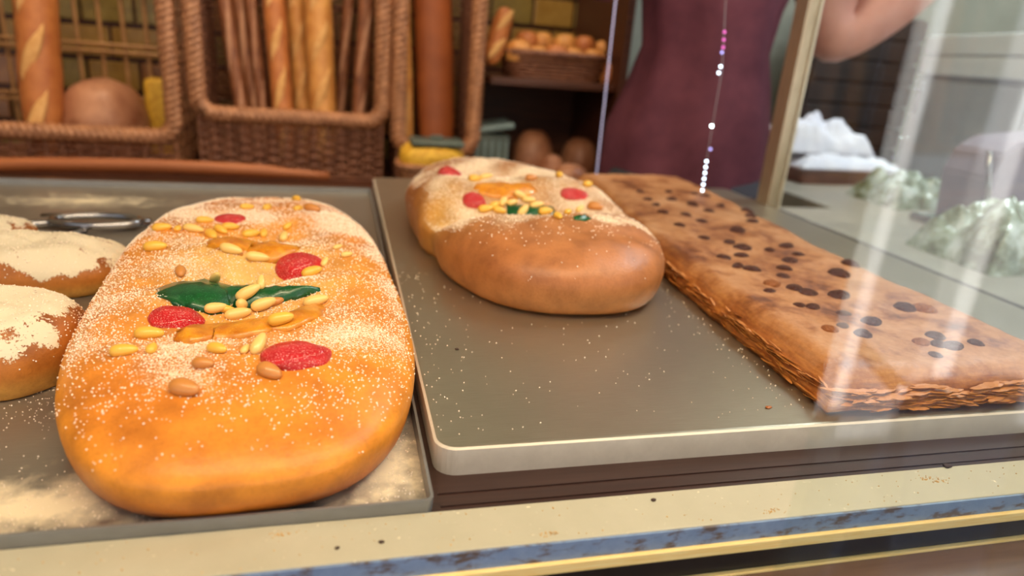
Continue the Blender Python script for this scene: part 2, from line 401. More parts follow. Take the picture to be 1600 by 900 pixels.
# ------------------------------------------------------------------ trays
TL = -0.0152
ftl = [(-0.13, 0.30, 0.13, 0.05, 0.62), (-0.02, 0.305, 0.12, 0.05, 0.45), (0.022, 0.315, 0.05, 0.10, 0.62), (-0.30, 0.90, 0.22, 0.09, 0.42), (-0.12, 0.88, 0.14, 0.1, 0.36), (-0.24, 0.43, 0.16, 0.07, 0.45), (-0.22, 0.70, 0.2, 0.05, 0.3)]
M['tray_l'] = metal_sheet('floured_aluminium_tray', (150, 145, 136), (176, 170, 158), ftl, 0.36, 0.75)
M['tray_r'] = metal_sheet('aluminium_tray', (168, 162, 144), (192, 185, 166), None, 0.32, 0.85)
M['tray_rim_daylit'] = metal_sheet('scratched_daylit_rim', (206, 194, 176), (226, 214, 196), None, 0.5)  # paler than the tray top: daylight on the lip is put in its colour
M['tray_rim_daylit'].node_tree.nodes['Principled BSDF'].inputs['Metallic'].default_value = 0.15
def rrect(x0, x1, y0, y1, r, seg=6):
    pts = []
    for cx, cy, a0 in ((x1 - r, y1 - r, 0), (x0 + r, y1 - r, 90), (x0 + r, y0 + r, 180), (x1 - r, y0 + r, 270)):
        for k in range(seg + 1):
            a = math.radians(a0 + 90 * k / seg); pts.append((cx + r * math.cos(a), cy + r * math.sin(a)))
    return pts
def shell(bm, loops, cap0=True, cap1=True):
    rings = [[bm.verts.new(V(p)) for p in lp] for lp in loops]; n = len(rings[0])
    for i in range(len(rings) - 1):
        for q in range(n): bm.faces.new((rings[i][q], rings[i][(q + 1) % n], rings[i + 1][(q + 1) % n], rings[i + 1][q]))
    if cap0: bm.faces.new(rings[0][::-1])
    if cap1: bm.faces.new(rings[-1])
    return bm
def L3(pts, z): return [(x, y, z) for x, y in pts]
M['rim_l'] = metal_sheet('grey_aluminium_rim', (134, 136, 138), (164, 164, 162), None, 0.4, 0.6)
t1 = thing('baking_tray', 'floured metal baking tray under the big sugared bread and dusted buns', 'tray', (0, 0, ZD), group='metal trays in the case')
x0, x1, y0, y1 = -0.56, 0.0425, 0.2712, 0.985
o = obj('tray_floor', shell(bmesh.new(), [L3(rrect(x0, x1, y0, y1, 0.004), 0), L3(rrect(x0, x1, y0, y1, 0.004), TL - ZD)]), M['tray_l'], t1, False)
o = obj('rim', shell(bmesh.new(), [L3(rrect(x0, x1, y0, y1, 0.004), 0.0), L3(rrect(x0 - .0005, x1 + .0005, y0 - .0005, y1 + .0005, 0.004), 0.0085), L3(rrect(x0 + .001, x1 - .001, y0 + .001, y1 - .001, 0.003), 0.0085), L3(rrect(x0 + .0018, x1 - .0018, y0 + .0018, y1 - .0018, 0.003), TL - ZD)], False, False), M['rim_l'], t1, False)
t2 = thing('baking_tray', 'turned-over metal baking tray under the smaller bread and flat raisin pastry', 'tray', (0, 0, ZD), group='metal trays in the case')
x0, x1, y0, y1 = 0.0475, 0.64, 0.3005, 1.03
rim_out, rim_top = rrect(x0, x1, y0, y1, 0.012), rrect(x0 + .0015, x1 - .0015, y0 + .0015, y1 - .0015, 0.011)
o = obj('tray_floor', shell(bmesh.new(), [L3(rrect(x0 + .004, x1 - .004, y0 + .004, y1 - .004, .01), -ZD - 0.0015), L3(rim_top, -ZD - .0002), L3(rrect(x0 + .003, x1 - .003, y0 + .003, y1 - .003, 0.01), -ZD)]), M['tray_r'], t2, False)
o = obj('rim', shell(bmesh.new(), [L3(rrect(x0 + .002, x1 - .002, y0 + .002, y1 - .002, .011), 0), L3(rim_out, 0), L3(rim_out, -ZD - .001), L3(rim_top, -ZD - .0002)], False, False), M['tray_rim_daylit'], t2, False)

# ------------------------------------------------------------------ the sugared breads
M['bread'] = bread_mat('sugared_brioche_crust')
M['bread2'] = bread_mat('brown_brioche_crust', (238, 214, 180))
M['sugar'] = simple('white_sugar_grains', (248, 228, 202), (255, 242, 226), 0.5, scale=10)
def candy(name, c1, c2, sug, thr, sss=0.2, s1=120, s2=1100, bd=0.0005):
    m, nt, b = new_mat(name)
    n = noise_tex(nt, s1, 4, 0.6); n2 = noise_tex(nt, s2, 2, 0.6)
    c = mixc(nt, ramp(nt, n, [(0.3, (0, 0, 0, 1)), (0.7, (1, 1, 1, 1))]), lin(c1), lin(c2))
    mk = ramp(nt, n2, [(thr, (0, 0, 0, 1)), (thr + 0.06, (1, 1, 1, 1))])
    nt.links.new(mixc(nt, mk, c, lin(sug)), b.inputs['Base Color'])
    b.inputs['Roughness'].default_value = 0.3; b.inputs['Coat Weight'].default_value = 0.3
    b.inputs['Subsurface Weight'].default_value = sss; b.inputs['Subsurface Radius'].default_value = (0.006, 0.002, 0.001)
    bump(nt, b, n2, 0.4, bd)
    return m
M['cherry'] = candy('candied_cherry', (184, 0, 8), (216, 6, 14), (246, 180, 170), 0.595, 0.2, 2, 17, 0.04)
M['melon'] = candy('candied_green_melon', (2, 62, 28), (10, 92, 40), (70, 140, 92), 0.63)
M['orange'] = candy('candied_orange_peel', (186, 104, 10), (226, 152, 34), (230, 180, 96), 0.64)
M['nut'] = simple('pale_pine_nut', (232, 186, 96), (246, 210, 132), 0.38, scale=200, coat=0.2)
M['nut_y'] = simple('yellow_pine_nut', (226, 168, 50), (244, 196, 84), 0.38, scale=200, coat=0.2)
M['nut_b'] = simple('toasted_pine_nut', (184, 112, 46), (214, 148, 74), 0.4, scale=160, coat=0.2)
def nut_mesh(name, mat, fat=1.0):
    bm = bmesh.new(); prof = []
    for k in range(9):
        t = k / 8; a = math.pi * t
        prof.append((max(0.02, math.sin(a) ** 0.8) * (0.24 + 0.05 * math.cos(a)) * fat, -0.5 * math.cos(a)))
    lathe(bm, prof, 10, Matrix.Rotation(math.radians(90), 4, 'Y'))
    me = bpy.data.meshes.new(name); bm.to_mesh(me); bm.free(); me.polygons.foreach_set('use_smooth', [True] * len(me.polygons)); me.materials.append(mat); return me
NUT = {'p': nut_mesh('pine_nut', M['nut']), 'y': nut_mesh('pine_nut', M['nut_y'], 1.15), 'b': nut_mesh('pine_nut', M['nut_b'], 1.25)}
def add_nut(par, bvh, px, py, ang, lpx, kind='p', tilt=0, asp=1.0):
    f = frame_at(bvh, px, py, ang)
    if not f: return
    p, t, n = f
    if n.z < 0: n = -n
    dep = (p - EYE).dot(fwd); L = lpx * dep / FPX
    L = max(0.009, min(0.017, L))
    if tilt: t = (t * math.cos(math.radians(tilt)) + n * math.sin(math.radians(tilt))).normalized(); n = (n - t * n.dot(t)).normalized()
    o = bpy.data.objects.new('pine_nut', NUT[kind]); col.objects.link(o)
    o.scale = (L, L * asp, L * asp * 0.9)
    put(o, par, p + n * L * 0.13 + (t * L * 0.2 if tilt else V()), t, n)
def dome_mesh(seed, mat, name):
    bm = bmesh.new(); bmesh.ops.create_icosphere(bm, subdivisions=4, radius=1)
    for v in bm.verts:
        k = 1 + 0.1 * nz(v.co.x, v.co.y, v.co.z + seed, 1.6)
        v.co = V((v.co.x * k, v.co.y * k * (1 - 0.15 * v.co.x), v.co.z * k))
    me = bpy.data.meshes.new(name); bm.to_mesh(me); bm.free(); me.polygons.foreach_set('use_smooth', [True] * len(me.polygons)); me.materials.append(mat); return me
def add_cherry(par, bvh, px, py, ang, wpx, ky=0.75, kz=0.42, seed=0.0):
    f = frame_at(bvh, px, py, ang, 15)
    if not f: return
    p, t, n = f; dep = (p - EYE).dot(fwd); r = wpx * dep / FPX / 2
    o = bpy.data.objects.new('candied_cherry', dome_mesh(seed, M['cherry'], 'candied_cherry')); col.objects.link(o)
    o.scale = (r, r * ky, r * kz); put(o, par, p - n * r * 0.05, t, n)
def add_strip(name, par, bvh, pts, mat, thick, lift=0.0, seed=0, rag=0.22):
    """candied slice: pts = (px, py, half width m); follows the surface, thicker in the middle"""
    P = []
    for i in range(len(pts) - 1):
        for k in range(5):
            t = k / 5; P.append(tuple(a + (b - a) * t for a, b in zip(pts[i], pts[i + 1])))
    P.append(pts[-1])
    W = []
    for px, py, hw in P:
        h = hit(bvh, px, py)
        if h: W.append((h[0], h[1], hw))
    verts, faces = [], []; ns = 9
    mloc = Matrix.Translation(par.location) @ par.rotation_euler.to_matrix().to_4x4(); inv = mloc.inverted()
    for i, (p, n, hw) in enumerate(W):
        t = (W[min(i + 1, len(W) - 1)][0] - W[max(i - 1, 0)][0]).normalized(); c = n.cross(t).normalized()
        for k in range(ns):
            s = -1 + 2 * k / (ns - 1)
            q = p + c * s * hw * (1 + rag * nz(i * 0.45, k * 0.5, seed)); lz = bvh.ray_cast(q + V((0, 0, 0.08)), V((0, 0, -1)))[0]
            base = lz if lz is not None and abs(lz.z - q.z) < 0.02 else q
            verts.append(inv @ (base + n * (lift + thick * (1 - s * s) * min(1, 0.25 + i / 4, 0.25 + (len(W) - 1 - i) / 4) - 0.0008 + 0.0012 * nz(i * 0.5, k * 0.7, seed + 3))))
        for k in range(ns):
            s = 1 - 2 * k / (ns - 1); verts.append(inv @ (p + c * s * hw * 0.9 - n * 0.004))
    R2 = 2 * ns
    for i in range(len(W) - 1):
        for k in range(R2): faces.append((i * R2 + k, i * R2 + (k + 1) % R2, (i + 1) * R2 + (k + 1) % R2, (i + 1) * R2 + k))
    faces.append(tuple(range(R2))[::-1]); faces.append(tuple((len(W) - 1) * R2 + k for k in range(R2)))
    return obj(name, (verts, [], faces), mat, par)
def grains_mesh(pts, size):
    """one mesh of small irregular crystals at pts (world or local)"""
    verts, faces = [], []
    for p in pts:
        s = size * R.uniform(0.55, 1.3); b = len(verts); rot = Matrix.Rotation(R.uniform(0, 6.28), 3, V((R.uniform(-1, 1), R.uniform(-1, 1), R.uniform(-1, 1))).normalized())
        for d in ((1, 0, 0), (-1, 0, 0), (0, 1, 0), (0, -1, 0), (0, 0, 1), (0, 0, -1)): verts.append(tuple(p + rot @ V(d) * s * R.uniform(0.7, 1.1)))
        for f in ((0, 2, 4), (2, 1, 4), (1, 3, 4), (3, 0, 4), (2, 0, 5), (1, 2, 5), (3, 1, 5), (0, 3, 5)): faces.append(tuple(b + i for i in f))
    return verts, [], faces
def sugar_on(par, body, n, size, dens, seed):
    rr = random.Random(seed); me = body.data
    polys = [p for p in me.polygons if p.normal.z > 0.1]
    cum = []; acc = 0
    for p in polys: acc += p.area; cum.append(acc)
    import bisect
    pts = []; tries = 0
    while len(pts) < n and tries < n * 12:
        tries += 1
        p = polys[bisect.bisect(cum, rr.random() * acc) % len(polys)]
        vs_ = [me.vertices[i].co for i in p.vertices]; a, b = rr.random(), rr.random()
        q = vs_[0].lerp(vs_[1], a).lerp(vs_[-1].lerp(vs_[2], a) if len(vs_) > 3 else vs_[2], b)
        if rr.random() < dens(q, p.normal): pts.append(q + p.normal * size * 0.3)
    o = obj('sugar_grains', grains_mesh(pts, size), M['sugar'], par, False); o['kind'] = 'stuff'; return o

# -- the big bread in front
A1, B1, H1 = 0.104, 0.250, 0.057
c1 = thing('sugared_bread', 'big sugared sweet bread with red cherries and green melon on the floured tray', 'bread', (-0.063, 0.517, TL), math.radians(4.5), 'sweet breads with candied fruit')
def top1(x, y):
    d = 0
    d -= 0.007 * math.exp(-(x / 0.06) ** 2 - ((y + 0.01) / 0.15) ** 2)
    d -= 0.010 * math.exp(-((x - 0.01) / 0.055) ** 2 - ((y + 0.105 - 0.25 * x) / 0.022) ** 2)
    d -= 0.012 * math.exp(-((x - 0.0) / 0.06) ** 2 - ((y + 0.035 - 0.2 * x) / 0.022) ** 2)
    d -= 0.009 * math.exp(-((x - 0.01) / 0.05) ** 2 - ((y - 0.065) / 0.025) ** 2)
    d += 0.001 * math.exp(-((x) / 0.05) ** 2 - ((y + 0.07) / 0.014) ** 2)
    d += 0.004 * math.exp(-((x) / 0.05) ** 2 - ((y - 0.01) / 0.02) ** 2)
    d += 0.004 * math.exp(-((x) / 0.07) ** 2 - ((y + 0.16) / 0.04) ** 2)
    d += 0.0035 * nz(x, y, 1, 18) + 0.0016 * nz(x, y, 3, 50)
    d -= 0.009 * sstep(0.02, -0.26, y) - 0.002
    return d
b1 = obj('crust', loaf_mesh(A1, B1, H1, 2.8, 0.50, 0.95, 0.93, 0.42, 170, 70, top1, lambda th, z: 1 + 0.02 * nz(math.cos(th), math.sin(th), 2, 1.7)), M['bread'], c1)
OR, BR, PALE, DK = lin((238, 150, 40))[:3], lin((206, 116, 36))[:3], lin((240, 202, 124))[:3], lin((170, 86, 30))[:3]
def sug1(co, n):
    s = sstep(0.40, 0.8, n.z) * sstep(-0.235, -0.15, co.y + 0.03 * nz(co.x, co.y, 5, 30))
    s *= 0.62 + 0.55 * nz(co.x, co.y, 9, 22)
    s *= 1 - 0.45 * math.exp(-(co.x / 0.06) ** 2 - ((co.y + 0.03) / 0.09) ** 2)
    return max(0, min(0.56, s * 0.70))
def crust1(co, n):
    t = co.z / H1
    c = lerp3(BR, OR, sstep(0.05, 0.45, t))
    c = lerp3(c, DK, 0.65 * sstep(0.36, 0.0, t + 0.08 * nz(co.x, co.y, co.z, 25)))  # browner toward the base, also carrying the shade there in its colour
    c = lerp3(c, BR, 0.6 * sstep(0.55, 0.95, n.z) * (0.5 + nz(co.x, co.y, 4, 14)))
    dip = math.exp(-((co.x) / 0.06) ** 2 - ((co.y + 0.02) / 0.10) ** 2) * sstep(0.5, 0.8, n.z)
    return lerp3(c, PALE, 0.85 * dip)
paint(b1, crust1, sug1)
v1 = bvh_of(b1)
# candied fruit, under the pixel where the photograph shows it
add_strip('candied_melon', c1, v1, [(294, 446, 0.020), (312, 453, 0.029), (335, 460, 0.024), (362, 460, 0.017), (385, 458, 0.020), (410, 462, 0.014), (435, 461, 0.009), (465, 457, 0.006), (500, 452, 0.002)], M['melon'], 0.0055, 0.0004, 1, 0.45)
add_strip('candied_orange', c1, v1, [(276, 528, 0.006), (300, 527, 0.014), (340, 522, 0.0175), (390, 514, 0.0175), (430, 507, 0.016), (470, 497, 0.014), (503, 480, 0.004)], M['orange'], 0.0045, 0.0020, 4, 0.3)
add_strip('candied_orange', c1, v1, [(342, 376, 0.008), (362, 379, 0.020), (395, 386, 0.018), (430, 391, 0.014), (468, 388, 0.003)], M['orange'], 0.004, 0.001, 7)
add_cherry(c1, v1, 463, 556, 2, 108, 0.62, 0.40, 1); add_cherry(c1, v1, 276, 499, -8, 84, 0.75, 0.42, 2)
add_cherry(c1, v1, 466, 418, 18, 74, 0.85, 0.52, 3); add_cherry(c1, v1, 361, 343, 4, 48, 0.7, 0.4, 4)
N1 = [(254,359,5,30,'y'),(278,359,60,20,'y'),(302,361,-12,34,'p'),(330,370,-45,30,'y'),(244,389,3,44,'y'),(282,427,-85,26,'b'),(334,440,-70,32,'p',35),(362,392,-15,38,'p'),(402,405,-8,36,'p'),
 (392,368,10,28,'y'),(412,366,80,22,'y'),(444,372,75,28,'p'),(450,355,40,20,'y'),(488,428,20,34,'y'),(508,411,60,22,'p'),(542,400,10,22,'p'),(408,447,80,28,'p',30),(382,463,22,46,'p',12),(374,476,-18,36,'p'),
 (336,483,8,36,'p'),(354,486,-5,26,'y'),(372,494,12,42,'p'),(412,477,20,40,'p'),(432,473,15,24,'b'),(440,501,12,40,'y'),(494,473,15,44,'p'),(234,526,0,44,'y'),(238,547,60,30,'y'),(195,552,5,42,'y'),
 (340,549,-12,38,'y'),(319,571,-5,36,'b'),(290,611,-12,52,'b'),(422,584,-25,44,'b'),(403,547,48,44,'p',20),(384,548,50,24,'p'),(360,357,0,26,'y'),(320,347,0,26,'y'),(386,326,0,22,'y'),(418,326,30,22,'y'),
 (464,314,-10,24,'y'),(466,328,10,20,'y'),(488,329,-12,30,'b'),(345,362,-30,26,'y'),(528,388,20,20,'p')]
v1n = bvh_all(c1)
for q in N1: add_nut(c1, v1n, q[0], q[1], q[2], q[3], q[4], q[5] if len(q) > 5 else 0, 1.0)
def dens1(co, n):
    s = sug1(co, n) / 0.55
    return min(1, s ** 1.6 + (0.05 if n.z > 0.2 and co.y > -0.236 else 0))
sugar_on(c1, b1, 19000, 0.0006, dens1, 3)

# -- the second bread behind
A2, B2, H2 = 0.113, 0.232, 0.066
c2 = thing('sugared_bread', 'smaller browner sweet bread with sunken fruit on the turned-over tray', 'bread', (0.186, 0.690, 0), math.radians(2), 'sweet breads with candied fruit')
def top2(x, y):
    d = -0.034 * math.exp(-((x - 0.005) / 0.075) ** 2 - ((y + 0.055) / 0.04) ** 2)
    d -= 0.024 * math.exp(-((x) / 0.07) ** 2 - ((y - 0.075) / 0.03) ** 2)
    d += 0.008 * math.exp(-((x - 0.03) / 0.05) ** 2 - ((y - 0.02) / 0.03) ** 2)
    d -= 0.022 * math.exp(-((x + 0.085) / 0.035) ** 2 - ((y + 0.06) / 0.035) ** 2)
    d += 0.006 * math.exp(-((x + 0.08) / 0.03) ** 2 - ((y - 0.02) / 0.04) ** 2)
    d += 0.006 * nz(x, y, 21, 16) + 0.002 * nz(x, y, 23, 45)
    return d
b2 = obj('crust', loaf_mesh(A2, B2, H2, 2.5, 0.56, 0.9, 0.91, 0.4, 150, 60, top2, lambda th, z: 1 + 0.05 * nz(math.cos(th), math.sin(th), 8, 2.2) - 0.07 * math.exp(-(((th - math.pi - 0.55) / 0.16) ** 2)) - 0.04 * math.exp(-(((th - 5.6) / 0.2) ** 2))), M['bread2'], c2)
K1, K2, K3, K4 = lin((178, 112, 62))[:3], lin((202, 136, 78))[:3], lin((214, 164, 70))[:3], lin((208, 166, 112))[:3]
def sug2(co, n):
    s = sstep(0.45, 0.85, n.z) * sstep(-0.19, -0.13, co.y + 0.03 * nz(co.x, co.y, 5, 30)) * (0.75 + 0.5 * nz(co.x, co.y, 31, 25))
    return max(0, min(0.55, s * 0.6))
def crust2(co, n):
    t = co.z / H2
    c = lerp3(K2, K1, sstep(0.1, 0.6, t))
    c = lerp3(c, K3, 0.8 * math.exp(-((co.x + 0.085) / 0.03) ** 2 - ((co.y + 0.05) / 0.06) ** 2))
    return lerp3(c, K4, 0.7 * math.exp(-(co.x / 0.06) ** 2 - (co.y / 0.12) ** 2) * sstep(0.3, 0.7, n.z))
paint(b2, crust2, sug2)
v2 = bvh_of(b2)
add_cherry(c2, v2, 703, 272, -20, 40, 0.8, 0.6, 5); add_cherry(c2, v2, 741, 314, -25, 40, 0.8, 0.5, 6); add_cherry(c2, v2, 897, 303, -5, 44, 0.7, 0.3, 7)
add_strip('candied_melon', c2, v2, [(792, 330, 0.010), (815, 334, 0.012), (840, 334, 0.010), (866, 329, 0.006)], M['melon'], 0.004, 0.001, 11)
add_strip('candied_melon', c2, v2, [(896, 341, 0.004), (908, 342, 0.005), (918, 340, 0.004)], M['melon'], 0.003, 0.001, 13)
add_strip('candied_orange', c2, v2, [(742, 290, 0.008), (765, 296, 0.014), (800, 298, 0.014), (835, 294, 0.008)], M['orange'], 0.003, 0.0008, 15)
v2n = bvh_all(c2)
for q in [(758,328,5,24,'y'),(772,322,30,22,'y'),(786,316,60,24,'p'),(817,330,50,26,'p'),(838,322,10,30,'p'),(852,331,5,24,'y'),(812,306,-30,24,'p'),(826,314,0,22,'p'),(872,340,-30,22,'y'),(888,334,20,22,'y'),
          (906,328,40,20,'p'),(880,268,20,26,'y'),(874,276,-30,22,'y'),(742,282,0,26,'y'),(760,278,10,22,'p'),(800,318,15,22,'p'),(930,325,-10,30,'b'),(918,290,5,22,'y'),(780,330,-15,22,'y'),(830,280,0,20,'b')]:
    add_nut(c2, v2n, *q[:5])
sugar_on(c2, b2, 4500, 0.0007, lambda co, n: min(1, (sug2(co, n) / 0.55) ** 1.5 + (0.03 if n.z > 0.1 else 0)), 5)

# ------------------------------------------------------------------ flat raisin pastry
def pastry_mat():
    m, nt, b = new_mat('flaky_pastry_crust')
    n1 = noise_tex(nt, 20, 7, 0.68); n2 = noise_tex(nt, 260, 4, 0.6); n3 = noise_tex(nt, 40, 5, 0.65, (1, 1, 9))
    c = ramp(nt, n1, [(0.36, lin((104, 58, 30))), (0.44, lin((146, 92, 52))), (0.52, lin((176, 124, 80))), (0.7, lin((192, 145, 104)))])
    sa = nd(nt, 'ShaderNodeAttribute', attribute_name='edge')
    ec = ramp(nt, n3, [(0.3, lin((104, 50, 18))), (0.5, lin((176, 104, 42))), (0.7, lin((216, 150, 72)))])
    c = mixc(nt, sa.outputs['Fac'], c, ec)
    c = mixc(nt, 0.5, c, ramp(nt, n2, [(0.3, (0.72, 0.66, 0.58, 1)), (0.6, (1, 1, 1, 1))]), 'MULTIPLY')
    nt.links.new(c, b.inputs['Base Color']); b.inputs['Roughness'].default_value = 0.5
    bump(nt, b, n2, 0.5, 0.001); return m
M['pastry'] = pastry_mat()
M['raisin'] = simple('dark_raisin', (62, 30, 20), (104, 56, 36), 0.4, scale=2.5, bumpd=0.1)
M['raisin_t'] = simple('tan_raisin', (150, 84, 36), (180, 110, 54), 0.45, scale=2.5, bumpd=0.1)
PZ = 0.026
pa = thing('raisin_pastry', 'flat flaky pastry slab dotted with dark raisins on the turned-over tray', 'pastry', (0.46, 0.66, 0), 0)
def pastry_mesh():
    outline = []
    fl, bl = onz(1292, 648, 0.0), V((0.375, 1.0, 0))
    fl = V((0.292, 0.309, 0)); lm = V((0.302, 0.56, 0))
    Y0, Y1, X1 = 0.309, 1.0, 0.625
    nx, ny = 90, 150; verts, faces, edge = [], [], []
    def xl(y): return 0.292 + 0.012 * sstep(0.309, 0.6, y) + 0.05 * sstep(0.55, 1.0, y) + 0.004 * nz(y, 0, 2, 22)
    def xr(y): return 0.505 + 0.03 * sstep(0.5, 0.95, y) + 0.004 * nz(y, 3, 2, 15)
    for j in range(ny + 1):
        v = j / ny
        for i in range(nx + 1):
            u = i / nx; y = Y0 + (Y1 - Y0) * v; x = xl(y) + (xr(y) - xl(y)) * u
            du, dv = min(u, 1 - u) * 0.21, min(v, 1 - v) * (Y1 - Y0)
            d = min(du, dv); k = 1 - (1 - min(1, d / 0.022)) ** 2.4
            if v < 0.5 and d == dv: y += 0.003 * nz(x, 0, 7, 30) * (1 - k)
            z = PZ * (0.18 + 0.82 * k) + (0.0025 * nz(x, y, 1, 14) + 0.0012 * nz(x, y, 2, 40) + 0.0006 * nz(x, y, 3, 110)) * (0.35 + 0.65 * k)
            z += 0.0016 * nz(x * 12, y * 12, z * 900, 1.0) * (1 - k)
            verts.append((x, y, max(0.001, z))); edge.append((1 - k) ** 0.7)
    W = nx + 1
    for j in range(ny):
        for i in range(nx): faces.append((j * W + i, j * W + i + 1, (j + 1) * W + i + 1, (j + 1) * W + i))
    # underside
    ring = [i for i in range(W)] + [j * W + nx for j in range(1, ny + 1)] + [ny * W + i for i in range(nx - 1, -1, -1)] + [j * W for j in range(ny - 1, 0, -1)]
    b0 = len(verts)
    for q in ring:
        x, y, z = verts[q]; verts.append((x + (0.46 - x) * 0.012, y + (0.66 - y) * 0.012, 0.0)); edge.append(1.0)
    n = len(ring)
    for q in range(n): faces.append((ring[(q + 1) % n], ring[q], b0 + q, b0 + (q + 1) % n))
    faces.append(tuple(b0 + q for q in range(n))[::-1])
    return [(x - 0.46, y - 0.66, z) for x, y, z in verts], faces, edge
pv, pf, pe = pastry_mesh()
pb = obj('crust', (pv, [], pf), M['pastry'], pa)
ea = pb.data.attributes.new('edge', 'FLOAT', 'POINT'); ea.data.foreach_set('value', pe)
vp = bvh_of(pb)
# thin flakes along the left and front edge
M['flake'] = simple('golden_pastry_flake', (150, 84, 32), (214, 146, 70), 0.5, scale=60)
fm = []
for k in range(5):
    vs_, fs = [], []; n = 9
    for i in range(n):
        t = -0.5 + i / (n - 1); wv = 0.16 * (1 - abs(2 * t) ** 2.5) + 0.02
        for s in (-1, 1): vs_.append((t, s * wv * (1 + 0.5 * nz(i, s, k, 0.9)), 0.05 * nz(i, k, 4, 0.6)))
    vs_ += [(x, y * 0.9, z - 0.03) for x, y, z in vs_]
    o2 = 2 * n
    for i in range(n - 1):
        a = 2 * i; fs += [(a, a + 2, a + 3, a + 1), (o2 + a + 1, o2 + a + 3, o2 + a + 2, o2 + a), (a, o2 + a, o2 + a + 2, a + 2), (a + 3, o2 + a + 3, o2 + a + 1, a + 1)]
    me = bpy.data.meshes.new('flake'); me.from_pydata(vs_, [], fs); me.materials.append(M['flake']); fm.append(me)
rf = random.Random(4)
for k in range(240):
    front = k % 2 == 0
    z = rf.uniform(0.003, 0.016)
    if front: x, y, az = rf.uniform(0.295, 0.50), 0.3085 + 0.6 * (z / PZ) ** 2 * 0.015, rf.uniform(-0.3, 0.3)
    else:
        y = rf.uniform(0.32, 0.62); x = 0.292 + 0.012 * sstep(0.309, 0.6, y) + 0.004 * nz(y, 0, 2, 22) + 0.006 * (z / PZ) ** 2; az = math.pi / 2 + rf.uniform(-0.3, 0.3)
    f = bpy.data.objects.new('flake', fm[k % 5]); col.objects.link(f); f.parent = pa
    f.location = (x - 0.46, y - 0.66, z); L = rf.uniform(0.012, 0.035)
    f.scale = (L, L * 0.4, L * 0.4); f.rotation_euler = (rf.uniform(0.05, 0.5), rf.uniform(-0.12, 0.12), az)
rm = [dome_mesh(20 + k, M['raisin'], 'raisin') for k in range(3)] + [dome_mesh(30, M['raisin_t'], 'raisin')]
RA = [(1160,388,42),(1158,400,34),(1131,403,34),(1202,391,26),(1229,385,36),(1247,398,28),(1234,408,34),(1226,420,34),(1224,432,30),(1153,416,32),(1175,421,38),(1173,338,30),(1168,330,28),(1176,346,26),(1153,360,34),(1140,379,26),(1267,376,30),(1222,342,24),
 (1311,428,48),(1311,462,48),(1242,451,40),(1262,458,40),(1249,477,26),(1270,480,36),(1318,491,34),(1317,509,28),(1297,515,36,3),(1349,522,44),(1362,503,48),(1415,481,46),(1444,484,52,3),(1440,535,36,3),(1462,526,44),(1466,538,36),(1489,541,48),(1525,536,32),(1329,413,40),(1338,408,30),
 (1207,444,40,3),(1202,455,26),(1462,555,28),(1050,312,26),(1082,320,28),(1102,306,26),(1126,322,26),(1012,312,22),(1036,332,26),(1072,336,26),(1000,300,20),(1062,352,26),(1096,346,26),(1108,330,24),(1025,320,20),(1045,300,20),(1085,303,20),(1100,372,26)]
for k, q in enumerate(RA):
    f = frame_at(vp, q[0], q[1], rf.uniform(-25, 25), 10)
    if not f: continue
    p, t, n = f; r = q[2] * 0.76 * (p - EYE).dot(fwd) / FPX / 2
    o = bpy.data.objects.new('raisin', rm[q[3] if len(q) > 3 else k % 3]); col.objects.link(o)
    o.scale = (r, r * rf.uniform(0.65, 0.95), r * 0.5); put(o, pa, p - n * r * 0.05, t, n)

# ------------------------------------------------------------------ flour-dusted buns on the left
M['bun'] = bread_mat('floured_bun_crust', (230, 216, 186), 500, 0.5, 0.02, 0.45)
def bun(label, px, py, a, b, h, rz, seed, nn=2.3):
    p = onz(px, py, TL)
    t = thing('dusted_bun', label, 'bun', p, rz, 'flour-dusted buns')
    def top(x, y):
        r = math.hypot(x / a, y / b)
        return 0.004 * math.cos(r * 6.5 + seed + 0.8 * math.atan2(y, x)) * (1 - r) + 0.004 * nz(x, y, seed, 26) + 0.002 * nz(x, y, seed + 3, 70)
    o = obj('crust', loaf_mesh(a, b, h, nn, 0.7, 0.9, 0.88, 0.35, 150, 70, top, lambda th, z: 1 + 0.05 * nz(math.cos(th), math.sin(th), seed, 2)), M['bun'], t)
    ca, cb, cc = lin((196, 122, 46))[:3], lin((222, 164, 74))[:3], lin((150, 82, 34))[:3]
    paint(o, lambda co, n: lerp3(lerp3(cb, ca, sstep(0.1, 0.4, co.z / h)), cc, sstep(0.35, 0.8, co.z / h) * 0.6),
          lambda co, n: max(0, min(1, sstep(0.2, 0.85, n.z + 0.5 * nz(co.x, co.y, seed, 30) + 0.3 * nz(co.x, co.y, seed, 90)) * 0.80 - 0.35 * max(0, 1 - abs(nz(co.x, co.y, seed + 6, 45)) * 11) * 0.7)))
    sugar_on(t, o, 900, 0.0006, lambda co, n: 1 if n.z > 0.35 else 0.15, int(seed * 7))
    return t
bun('flour-dusted bun nearest the glass, left of the big sugared bread', 1, 575, 0.050, 0.052, 0.046, 0.3, 1.0)
bun('long flour-dusted bun in the second row behind the nearest bun', 58, 437, 0.080, 0.050, 0.036, -0.1, 2.3, 2.6)
bun('small visible tip of a dusted bun at the left picture edge by the tongs', -28, 386, 0.045, 0.035, 0.030, 0.1, 4.1)
